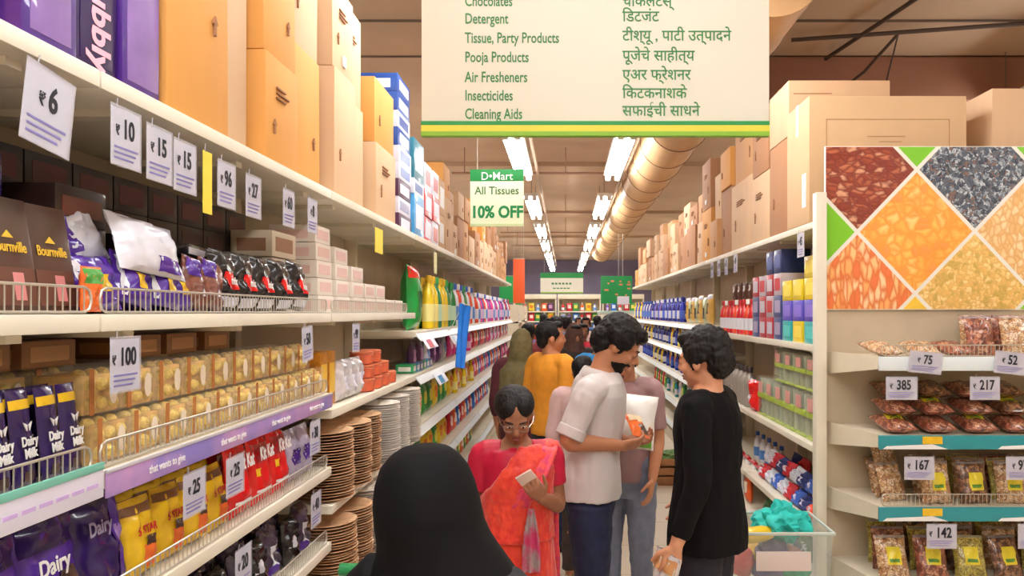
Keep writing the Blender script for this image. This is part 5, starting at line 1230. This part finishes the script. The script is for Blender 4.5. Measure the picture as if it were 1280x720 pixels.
def top(name, m, hem, sleeve, flare=1.0, inf=.016, collar=None, neck=1.425, folds=.006, cuff=None, buttons=None):
    """sleeve: 0..1 share of the arm from shoulder to wrist (elbow at .5)"""
    def fn(t, c):
        f, ln, w_ = c['f'], c['ln'], c['wide']; b = MB()
        rr = [(hem, .172*flare, .135*flare), (hem+.10, .168*flare, .130*flare), (1.05, .160+.08*(flare-1), .122), (1.16, .160, .120), (1.27, .172, .125), (1.35, .180, .116), (1.41, .160, .096), (neck+.015, .095, .078), (neck+.03, .070, .068)]
        if hem > .95: rr = [rr[0]]+rr[3:]
        oval(b, [(z*f, 0, ln(z*f), (rx*w_+inf*.6)*f, (ry+inf*.6)*f) for z, rx, ry in rr])
        for sd, (S, E, W) in c['arms'].items():
            S, E, W = Vector(S), Vector(E), Vector(W); In = Vector((S.x*.45, ln(S.z), S.z+.005))
            if sleeve <= .5:
                q = S.lerp(E, sleeve*2); limb(b, [(*In, .075*f), (*S, .068*f), (*S.lerp(q, .55), .064*f), (*q, .060*f)], balls=False)
            else:
                q = E.lerp(W, (sleeve-.5)*2); limb(b, [(*In, .075*f), (*S, .066*f), (*S.lerp(E, .5), .060*f), (*E, .052*f), (*E.lerp(q, .5), .047*f), (*q, .037*f)], balls=False)
            b.ball(S, .067*f)
        o = remesh(b, name, m, t, max(.006, c['voxel']), 4, fold(folds*f))
        if cuff:
            for sd, (S, E, W) in c['arms'].items():
                S, E, W = Vector(S), Vector(E), Vector(W)
                p = S.lerp(E, sleeve*2) if sleeve <= .5 else E.lerp(W, sleeve*2-1); d_ = (E-S if sleeve <= .5 else W-E).normalized(); r_ = (.064 if sleeve <= .5 else .048)*f
                MB().tube([p-d_*.03*f, p-d_*.025*f, p+d_*.015*f, p+d_*.02*f], [r_*.92, r_*1.04, r_*1.03, r_*.9], 18).obj('cuff', m, o)
        if collar:
            nk = c['nk0']; d_ = (c['nk1']-c['nk0']).normalized(); p = nk+Vector((0, .004, .012))
            b = MB(); g = []
            for zz, rr_ in ((-.012, .076), (.022, .070), (.034, .072), (.03, .078), (.0, .088), (-.014, .088)):
                g.append([p+d_*zz*f+Vector((rr_*f*math.sin(a*math.pi/12)*1.04, -rr_*f*math.cos(a*math.pi/12), -.02*f*math.cos(a*math.pi/12)))for a in range(1, 24)])
            b.rows(g, caps=False, wrap=False).obj('collar', m, o)
    return fn
def trousers(name, m, loose=1.0, top_z=1.02):
    def fn(t, c):
        f = c['f']; b = MB()
        oval(b, [(.78*f, 0, 0, .15*f, .11*f), (.88*f, 0, 0, .178*f, .130*f), (.96*f, 0, 0, .176*f, .130*f), (top_z*f, 0, 0, .158*f, .114*f)])
        for sd, (a, k, cc) in c['lg'].items():
            a, k, cc = Vector(a)*f, Vector(k)*f, Vector(cc)*f
            limb(b, [(*a, .100*f*loose), (*(a*.5+k*.5), .088*f*loose), (*k, .070*f*loose), (*(k*.5+cc*.5), .066*f*loose), (cc.x, cc.y, cc.z-.02, .060*f*loose)], balls=False)
        remesh(b, name, m, t, max(.008, c['voxel']), 4, fold(.006*f, (14, 14, 12)))
    return fn
def shoes(m):
    def fn(t, c):
        f = c['f']
        for sd, (a, k, cc) in c['lg'].items():
            cc = Vector(cc)*f; b = MB(); b.ball((cc.x, cc.y-.085*f, .04*f), (.050*f, .12*f, .034*f)); b.ball((cc.x, cc.y+.0, .055*f), (.044*f, .06*f, .05*f)); b.box(cc.x-.046*f, cc.x+.046*f, cc.y-.19*f, cc.y+.06*f, 0, .022*f, .01)
            remesh(b, 'shoe', m, t, .008, 2)
    return fn
def arms(f, **k):
    d = dict(L=((.185, .01, 1.385), (.235, .04, 1.10), (.235, -.05, .86)), R=((-.185, .01, 1.385), (-.235, .04, 1.10), (-.235, -.05, .86))); d.update(k)
    return {s: tuple(tuple(q*f for q in p) for p in v) for s, v in d.items()}
SKB = (150, 98, 70); SKM = (182, 122, 88); SKL = (206, 146, 112)
# woman in the red saree, looking at the phone in her hand
SAREE = mat('saree_silk', (214, 40, 30), .5, c2=(228, 66, 38), vscale=40, stretch=(1, 1, .5), bump=.35, bscale=70, sheen=.3); BLOUSE = mat('blouse_pink', (188, 16, 54), .5, var=.1, vscale=30); PALLU = mat('pallu_pink', (206, 48, 92), .5, c2=(232, 70, 60), vscale=40, sheen=.2)
f = 1.43/1.7
def saree(t, c):
    f, ln = c['f'], c['ln']
    b = MB(); n_ = 72; g = []
    for z, rx, ry in ((.03, .25, .20), (.25, .235, .185), (.5, .215, .165), (.7, .20, .152), (.85, .192, .145), (.95, .185, .138), (1.02, .172, .128), (1.08, .160, .118)):
        r_ = []
        for k in range(n_):
            a = 2*math.pi*k/n_; fr = max(0, -math.sin(a)); pl_ = 1+.045*math.sin(a*22)*fr*(1.1-z)+.02*math.sin(a*9+z*2)*(1-z*.7)
            r_.append(Vector((rx*f*math.cos(a)*pl_, ry*f*math.sin(a)*pl_, z*f)))
        g.append(r_)
    b.rows(g); remesh(b, 'saree_skirt', SAREE, t, .007, 2, fold(.004, (30, 30, 4)))
    # chest drape: torso shell cut off along the diagonal from the right hip to the left shoulder
    b = MB(); oval(b, [(z*f, 0, ln(z*f)-.004, (rx+.020)*f, (ry+.024)*f) for z, rx, ry in ((.98, .172, .126), (1.06, .160, .118), (1.16, .160, .122), (1.26, .172, .136), (1.34, .176, .124), (1.40, .160, .102), (1.435, .11, .08))])
    S = Vector(c['arms']['L'][0]); b.ball(S+Vector((-.01, 0, .012)), .066*f)
    bmesh.ops.remove_doubles(b.bm, verts=b.bm.verts, dist=1e-5)
    r_ = bmesh.ops.bisect_plane(b.bm, geom=b.bm.verts[:]+b.bm.edges[:]+b.bm.faces[:], plane_co=(-.04*f, 0, 1.36*f), plane_no=Vector((-.80, 0, .60)), clear_outer=True)
    bmesh.ops.holes_fill(b.bm, edges=[e for e in b.bm.edges if e.is_boundary])
    remesh(b, 'saree_drape', SAREE, t, .006, 3, fold(.005, (26, 26, 26), 4))
    # pallu over the left shoulder, pleated, falling at the front edge and down the back
    b = MB(); g = []
    path = [(.015, -.150, 1.16, .05), (.060, -.160, 1.25, .06), (.105, -.135, 1.34, .065), (.135, -.07, 1.42, .07), (.145, .02, 1.455, .075), (.145, .11, 1.38, .085), (.13, .15, 1.2, .10), (.12, .16, .95, .11), (.12, .17, .7, .12)]
    for x, y, z, w_ in path:
        top_ = [Vector((x+(u-.5)*2*w_*.9, y-.006*math.cos(u*28), z-.18*abs(u-.5)*w_*2-(u-.5)*w_*.6*0)) for u in [q/20 for q in range(21)]]
        g.append([p*f for p in top_]+[(p+Vector((0, .012 if y < 0 else -.012, -.008)))*f for p in top_[::-1]])
    b.rows(g); remesh(b, 'pallu', PALLU, t, .006, 2, fold(.004, (40, 40, 10), 2))
    # bit of border hanging from the forearm
    b = MB(); g = []
    for z, w_ in ((1.16, .015), (1.05, .035), (.95, .045), (.86, .045)):
        top_ = [Vector((.07+(u-.5)*2*w_, -.185-.01*math.cos(u*14), z)) for u in [q/10 for q in range(11)]]
        g.append([p*f for p in top_]+[(p+Vector((0, .012, 0)))*f for p in top_[::-1]])
    b.rows(g); remesh(b, 'hanging_border', mat('border_mauve', (186, 50, 96), .5, c2=(150, 130, 130), vscale=18), t, .005, 2)
A_ = dict(R=((-.165, .01, 1.375), (-.215, .03, 1.10), (-.205, -.06, .87)), L=((.165, .01, 1.375), (.205, .01, 1.13), (.115, -.20, 1.215)))
t, c = person('woman in a red-orange saree and glasses looking down at a phone', (-.203, 2.98, 0), .06, 1.43, SKB, arms(f, **A_), bow=.50, hfwd=.055, hair='bun', voxel=.0055, hs=1.05,
       clothes=(top('blouse', BLOUSE, 1.12, .30, neck=1.40, folds=.003, inf=.010), saree), hands=dict(L=dict(d=(-.35, -.55, .55), n=(-.3, .75, .6), curl=.75, side=-1), R=dict(d=(.05, -.2, -1), n=(1, 0, 0), curl=.3)), wide=.95, lips=(128, 60, 58))
M = c['M']
gl = MB()
for sx in (-1, 1): gl.tube([M @ Vector((sx*.032+.024*math.cos(a), -.098+.004*abs(math.cos(a)), .001+.018*math.sin(a))) for a in [q*math.pi/10 for q in range(20)]], .0016, 6, closed=True); gl.tube([M @ Vector(p) for p in ((sx*.056, -.094, .006), (sx*.074, -.06, .008), (sx*.080, .005, .004))], .0016, 6)
gl.tube([M @ Vector(p) for p in ((-.009, -.101, .004), (0, -.104, .007), (.009, -.101, .004))], .0014, 6)
gl.obj('glasses', mat('glasses_rim', (170, 150, 140), .25, metal=.6), t)
er = MB()
for sx in (-1, 1): er.ball((sx*.080, -.004, -.040), .005, M, 2)
er.obj('earrings', mat('earring_gold', (220, 170, 80), .25, metal=.9), t)
# the phone rests in her palm
p = Vector(A_['L'][2])*f; d_ = Vector((-.35, -.55, .55)).normalized(); n_ = Vector((-.3, .75, .6)); n_ = (n_-d_*n_.dot(d_)).normalized(); tt = d_.cross(n_)
Mr = Matrix((tt, d_, n_)).transposed().to_4x4()
W_ = Matrix.Translation((-.203, 2.98, 0)) @ Matrix.Rotation(.06, 4, 'Z')
ph = thing('mobile_phone', 'thin pale phone held by the woman in the saree', 'phone', W_ @ (p+d_*.085+n_*.024)); ph.rotation_euler = (W_.to_3x3() @ Mr.to_3x3()).to_euler()
MB().box(-.034, .034, -.07, .07, -.004, .004, .003).obj('case', mat('phone_case', (216, 190, 180), .3), ph); MB().box(-.031, .031, -.065, .065, .004, .0046).obj('screen', mat('phone_screen', (40, 40, 46), .1), ph)

# man in the white shirt, reading a packet
WSH = mat('white_shirt_cotton', (206, 196, 194), .75, var=.05, vscale=8, sheen=.2); NAVY = mat('navy_denim', (32, 38, 68), .8, var=.25, vscale=18)
f = 1.715/1.7
A_ = dict(R=((-.185, .01, 1.375), (-.215, .105, 1.165), (-.135, -.135, 1.130)), L=((.185, .0, 1.375), (.215, .06, 1.13), (.05, -.18, 1.12)))
t, c = person('bearded man in a white shirt with rolled sleeves reading a packet', (.11, 3.42, 0), R90+.02, 1.715, SKM, arms(f, **A_), bow=.62, hfwd=.065, lean=.12, hair='full', voxel=.0055, beard=True, hs=1.05,
       clothes=(top('shirt', WSH, .88, .42, flare=1.06, collar=True, cuff=True, folds=.008, inf=.020), trousers('trousers', NAVY, 1.08), shoes(BLACK)),
       hands=dict(R=dict(d=(.35, -1, .06), n=(.6, .1, .6), curl=.55, side=-1), L=dict(d=(-.2, -1, .1), n=(-.5, 0, .8), curl=.5, side=1)), lips=(140, 80, 70))
def Wp(base, rz, p): return Matrix.Translation(base) @ Matrix.Rotation(rz, 4, 'Z') @ Vector(p)
q = Wp((.11, 3.42, 0), R90+.02, (-.085*f, -.245*f, 1.165*f))
o = thing('snack_packet', 'orange and white packet in the hands of the white-shirted man', 'packet', q); o.rotation_euler = (-.9, .25, .5)
pouch_mesh(.10, .15, .03, 81, wr=.004).obj('pouch', ORF, o); patch(.10, .15, .03, 81, .1, .9, .62, .96, .002, .004).obj('white_top', mat('cream_film', (236, 210, 170), .3), o); patch(.10, .15, .03, 81, .5, .9, .1, .5, .002, .004).obj('dark_corner', CHOC, o)
# companion behind him holding a white pack
f = 1.63/1.7
MAUV = mat('mauve_shirt', (150, 116, 116), .75, var=.1, vscale=10); JEANS = mat('faded_jeans', (120, 126, 146), .8, var=.2, vscale=16)
A_ = dict(L=((.155, .01, 1.375), (.19, .0, 1.10), (.18, -.10, .89)), R=((-.155, .01, 1.375), (-.19, .0, 1.12), (-.02, -.20, 1.16)))
t, c = person('person behind the white-shirted man, head bowed, in mauve shirt and faded jeans', (.335, 4.0, 0), -.35, 1.60, SKM, arms(f, **A_), bow=.45, hfwd=.05, wide=.88, hair='short', voxel=.006, clothes=(top('shirt', MAUV, .88, .40, folds=.006), trousers('jeans', JEANS), shoes(BLACK)),
       hands=dict(R=dict(d=(.8, -.4, .2), n=(0, .3, 1), curl=.5, side=1)))
q = Wp((.325, 4.0, 0), -.25, (.075, -.42, 1.08))
o = thing('tissue_pack', 'large white pack with green and black foot held behind the white-shirted man', 'packet', q); o.rotation_euler = (-.25, .10, -.1)
pouch_mesh(.29, .27, .10, 83, wr=.006).obj('pack', mat('white_soft_film', (236, 230, 222), .35, var=.06, coat=.3), o); patch(.29, .27, .10, 83, .04, .36, .03, .24, .003, .006).obj('green_corner', mat('mint_film', (120, 190, 150), .35), o); patch(.29, .27, .10, 83, .36, .76, .03, .20, .003, .006).obj('black_band', BLKF, o); patch(.29, .27, .10, 83, .76, .96, .03, .22, .003, .006).obj('lime_corner', mat('lime_film', (110, 180, 60), .35), o)
# man in the black shirt, seen from behind his left shoulder
BSH = mat('black_jersey', (11, 10, 12), .85, var=.1, vscale=10, spec=.2); DPT = mat('dark_trousers', (28, 28, 40), .8, var=.2)
f = 1.67/1.7
A_ = dict(L=((.185, .01, 1.385), (.275, .045, 1.12), (.315, -.03, .875)), R=((-.185, .01, 1.385), (-.24, .03, 1.10), (-.20, -.14, .92)))
BASE = (.592, 3.0, 0); RZ = math.radians(-118)
t, c = person('curly-haired man in a loose long-sleeved black shirt facing away, arm lowered', BASE, RZ, 1.67, SKL, arms(f, **A_), bow=.12, hfwd=.02, yaw=-.15, hair='full', voxel=.0055, hs=1.05, hairseed=7,
       clothes=(top('shirt', BSH, .80, .93, flare=1.12, folds=.007, inf=.026, neck=1.42), trousers('trousers', DPT), shoes(BLACK)),
       hands=dict(L=dict(d=(.10, -.25, -1), n=(-.8, -.5, 0), curl=.75, side=None), R=dict(d=(.2, -.5, -.8), n=(1, 0, 0), curl=.5)))
q = Wp(BASE, RZ, (.295, -.10, .62))
o = thing('bagged_bread', 'clear and white bag hanging from the hand of the man in black', 'packet', q); o.rotation_euler = (.15, .25, RZ+1.2)
pouch_mesh(.12, .22, .06, 85, wr=.008).obj('bag', mat('clear_white_film', (216, 210, 212), .2), o); patch(.12, .22, .06, 85, .05, .95, .7, .95, .003, .008).obj('tan_top', mat('tan_film', (206, 150, 100), .4), o)
# veiled woman nearest the camera, back turned
VEIL = mat('black_veil', (8, 8, 11), .8, spec=.25, var=.1, vscale=12); ROBE = mat('black_robe', (16, 16, 20), .75, spec=.3)
f = 1.47/1.7
A_ = dict(L=((.135, .0, 1.365), (.15, -.10, 1.12), (.09, -.385, 1.245)), R=((-.135, .0, 1.365), (-.15, -.10, 1.12), (-.09, -.385, 1.245)))
def robe(t, c):
    f = c['f']; b = MB()
    oval(b, [(.02, 0, 0, .30, .26), (.4*f, 0, 0, .25, .21), (.8*f, 0, 0, .215, .175), (1.0*f, 0, 0, .195, .155), (1.25*f, 0, 0, .175, .15), (1.34*f, 0, 0, .165, .13), (1.40*f, 0, 0, .13, .10), (1.45*f, 0, 0, .08, .07)], 40)
    for sd, (S, E, W) in c['arms'].items(): limb(b, [(S[0]*.4, 0, S[2], .07*f), (*S, .066*f), (*E, .062*f), (*Vector(E).lerp(Vector(W), .85), .062*f)], balls=False)
    remesh(b, 'robe', ROBE, t, .008, 4, fold(.006, (12, 12, 4)))
def veil(t, c):
    b = MB(); k = 1.5/900
    rows_ = [(557, 532, 12, .03), (561, 531, 30, .06), (570, 530, 43, .085), (585, 530, 55, .105), (605, 531, 62, .122), (630, 533, 66.5, .132), (655, 537, 68, .135), (675, 544, 71, .135), (692, 549, 77, .138), (706, 551, 86, .142), (722, 552, 98, .148), (745, 550, 110, .15), (775, 548, 116, .145), (800, 548, 110, .13)]
    b.loft([((-((px_-707)*k+.29), -.01+.0*i, H-(y-390)*k), (w_*k, 0, 0), (0, d_, 0)) for i, (y, px_, w_, d_) in enumerate(rows_)], 40)
    remesh(b, 'veil', VEIL, t, .006, 5, lambda p: .0035*noise.noise(Vector((p.x*14+p.z*7, p.y*14, p.z*5)))*(1 if p.z < 1.33 else .35))
    st = MB(); st.tube([(-.115, .135, 1.235), (-.135, .13, 1.22), (-.16, .115, 1.19), (-.19, .12, 1.10), (-.20, .13, .95), (-.20, .13, .75)], .007, 8)
    st.obj('shoulder_strap', mat('strap_grey', (96, 98, 106), .5), t)
    cl = MB(); oval(cl, [(1.02, -.09, .04, .17, .14), (1.12, -.095, .035, .165, .13), (1.18, -.10, .03, .14, .11), (1.215, -.11, .03, .09, .08)])
    remesh(cl, 'shawl', mat('charcoal_shawl', (34, 33, 38), .8), t, .007, 4, fold(.004, (16, 16, 8)))
person('woman in a black veil and robe, back turned, nearest in the aisle', (-.29, 1.5, 0), math.pi, 1.47, SKL, arms(f, **A_), bow=.12, hfwd=.01, hair='none', voxel=.006, clothes=(robe, veil), hands=dict(L=dict(d=(-.15, -.9, -.15), n=(0, -.2, -1), curl=.7, side=None), R=dict(d=(.15, -.9, -.15), n=(0, -.2, -1), curl=.7, side=None)), face=True)
# people further down the aisle
OLIVE = mat('olive_scarf', (110, 98, 62), .8, var=.25, vscale=22); MAROON = mat('maroon_dress', (84, 30, 40), .8, var=.2)
def scarf(m, drop=1.0):
    def fn(t, c):
        f = c['f']; b = MB(); hc = c['M'].translation
        oval(b, [(drop*f, 0, .05, .15*f, .11*f), (1.2*f, 0, .03, .19*f, .15*f), (1.36*f, 0, .02, .19*f, .13*f), (1.43*f, 0, .01, .12*f, .11*f), (1.50*f, hc.x, hc.y+.02, .10*f, .12*f), (1.60*f, hc.x, hc.y+.015, .098*f, .118*f), (1.68*f, hc.x, hc.y+.015, .075*f, .09*f), (1.715*f, hc.x, hc.y+.015, .03*f, .04*f)])
        remesh(b, 'scarf', m, t, .009, 4, fold(.008, (14, 14, 5)))
    return fn
def dress(m, hem=.45):
    return top('dress', m, hem, .8, flare=1.15, folds=.008)
def far(label, loc, rz, h, skin, clothes, hair='short', **k):
    ff = h/1.7; return person(label, loc, rz, h, skin, arms(ff), hair=hair, voxel=.010, clothes=clothes, face=abs(rz) < 1.2, **k)
far('woman with an olive headscarf over a maroon dress, facing away', (-.36, 5.9, 0), math.pi-.2, 1.60, SKM, (dress(MAROON), scarf(OLIVE, .98), trousers('trousers', DPT)), hair='none')
ORS = mat('mustard_shirt', (226, 148, 40), .75, var=.12, vscale=16)
far('man in a mustard shirt and dark jeans looking along the aisle', (-.105, 5.35, 0), math.radians(130), 1.68, SKM, (top('shirt', ORS, .86, .40, folds=.006), trousers('jeans', NAVY), shoes(BLACK)), yaw=-.5)
PINKK = mat('pale_pink_tunic', (206, 172, 168), .8, var=.08); DKS = mat('dark_scarf', (60, 46, 44), .8, var=.2)
far('person in a long pale pink tunic half hidden behind the white-shirted man', (.115, 4.75, 0), math.radians(170), 1.46, SKM, (top('tunic', PINKK, .62, .8, flare=1.0, folds=.006), trousers('trousers', DKS)), hair='short')
far('dark-haired woman in a brown scarf beyond the man in mustard', (.09, 7.2, 0), .3, 1.62, SKM, (top('tunic', DKS, .6, .8, flare=1.1), scarf(mat('brown_scarf', (92, 62, 54), .8, var=.3, vscale=20), 1.1), trousers('trousers', DPT)), hair='long')
BLS = mat('bright_blue_shirt', (40, 140, 210), .75)
far('person in a bright blue shirt behind the white-shirted man', (.30, 6.5, 0), -.4, 1.60, SKM, (top('shirt', BLS, .86, .4), trousers('trousers', DPT)), hair='short')
crowd = [(-.42, 8.2, 2.9, 1.62, (150, 60, 70), 'rose'), (-.12, 8.9, 3.0, 1.70, (196, 90, 60), 'rust'), (.22, 9.2, .2, 1.6, (196, 40, 60), 'crimson'), (.50, 8.6, -.6, 1.58, (190, 180, 170), 'cream'), (-.55, 10.8, .3, 1.55, (90, 80, 130), 'violet'), (.02, 11.5, 2.7, 1.68, (120, 130, 150), 'slate'), (.34, 12.2, .1, 1.66, (220, 190, 180), 'pale peach'), (-.30, 12.8, .2, 1.64, (190, 60, 60), 'brick red'),
         (.62, 14, 2.9, 1.68, (60, 90, 140), 'steel blue'), (-.1, 15, .0, 1.66, (150, 110, 90), 'brown'), (-.5, 16.5, 2.8, 1.7, (210, 120, 50), 'orange'), (.3, 17, .4, 1.62, (140, 60, 110), 'plum')]
for x, y, rz, h, c_, nm_ in crowd:
    far('distant shopper in a %s top far down the aisle' % nm_, (x, y, 0), rz, h, SKM if int(y*10) % 2 else SKB, (top('shirt', mat('crowd_'+nm_.replace(' ', '_'), c_, .75, var=.1), .84, .45, folds=.006), trousers('trousers', DPT)), hair='short' if int(y*10) % 3 else 'long', hairseed=y)
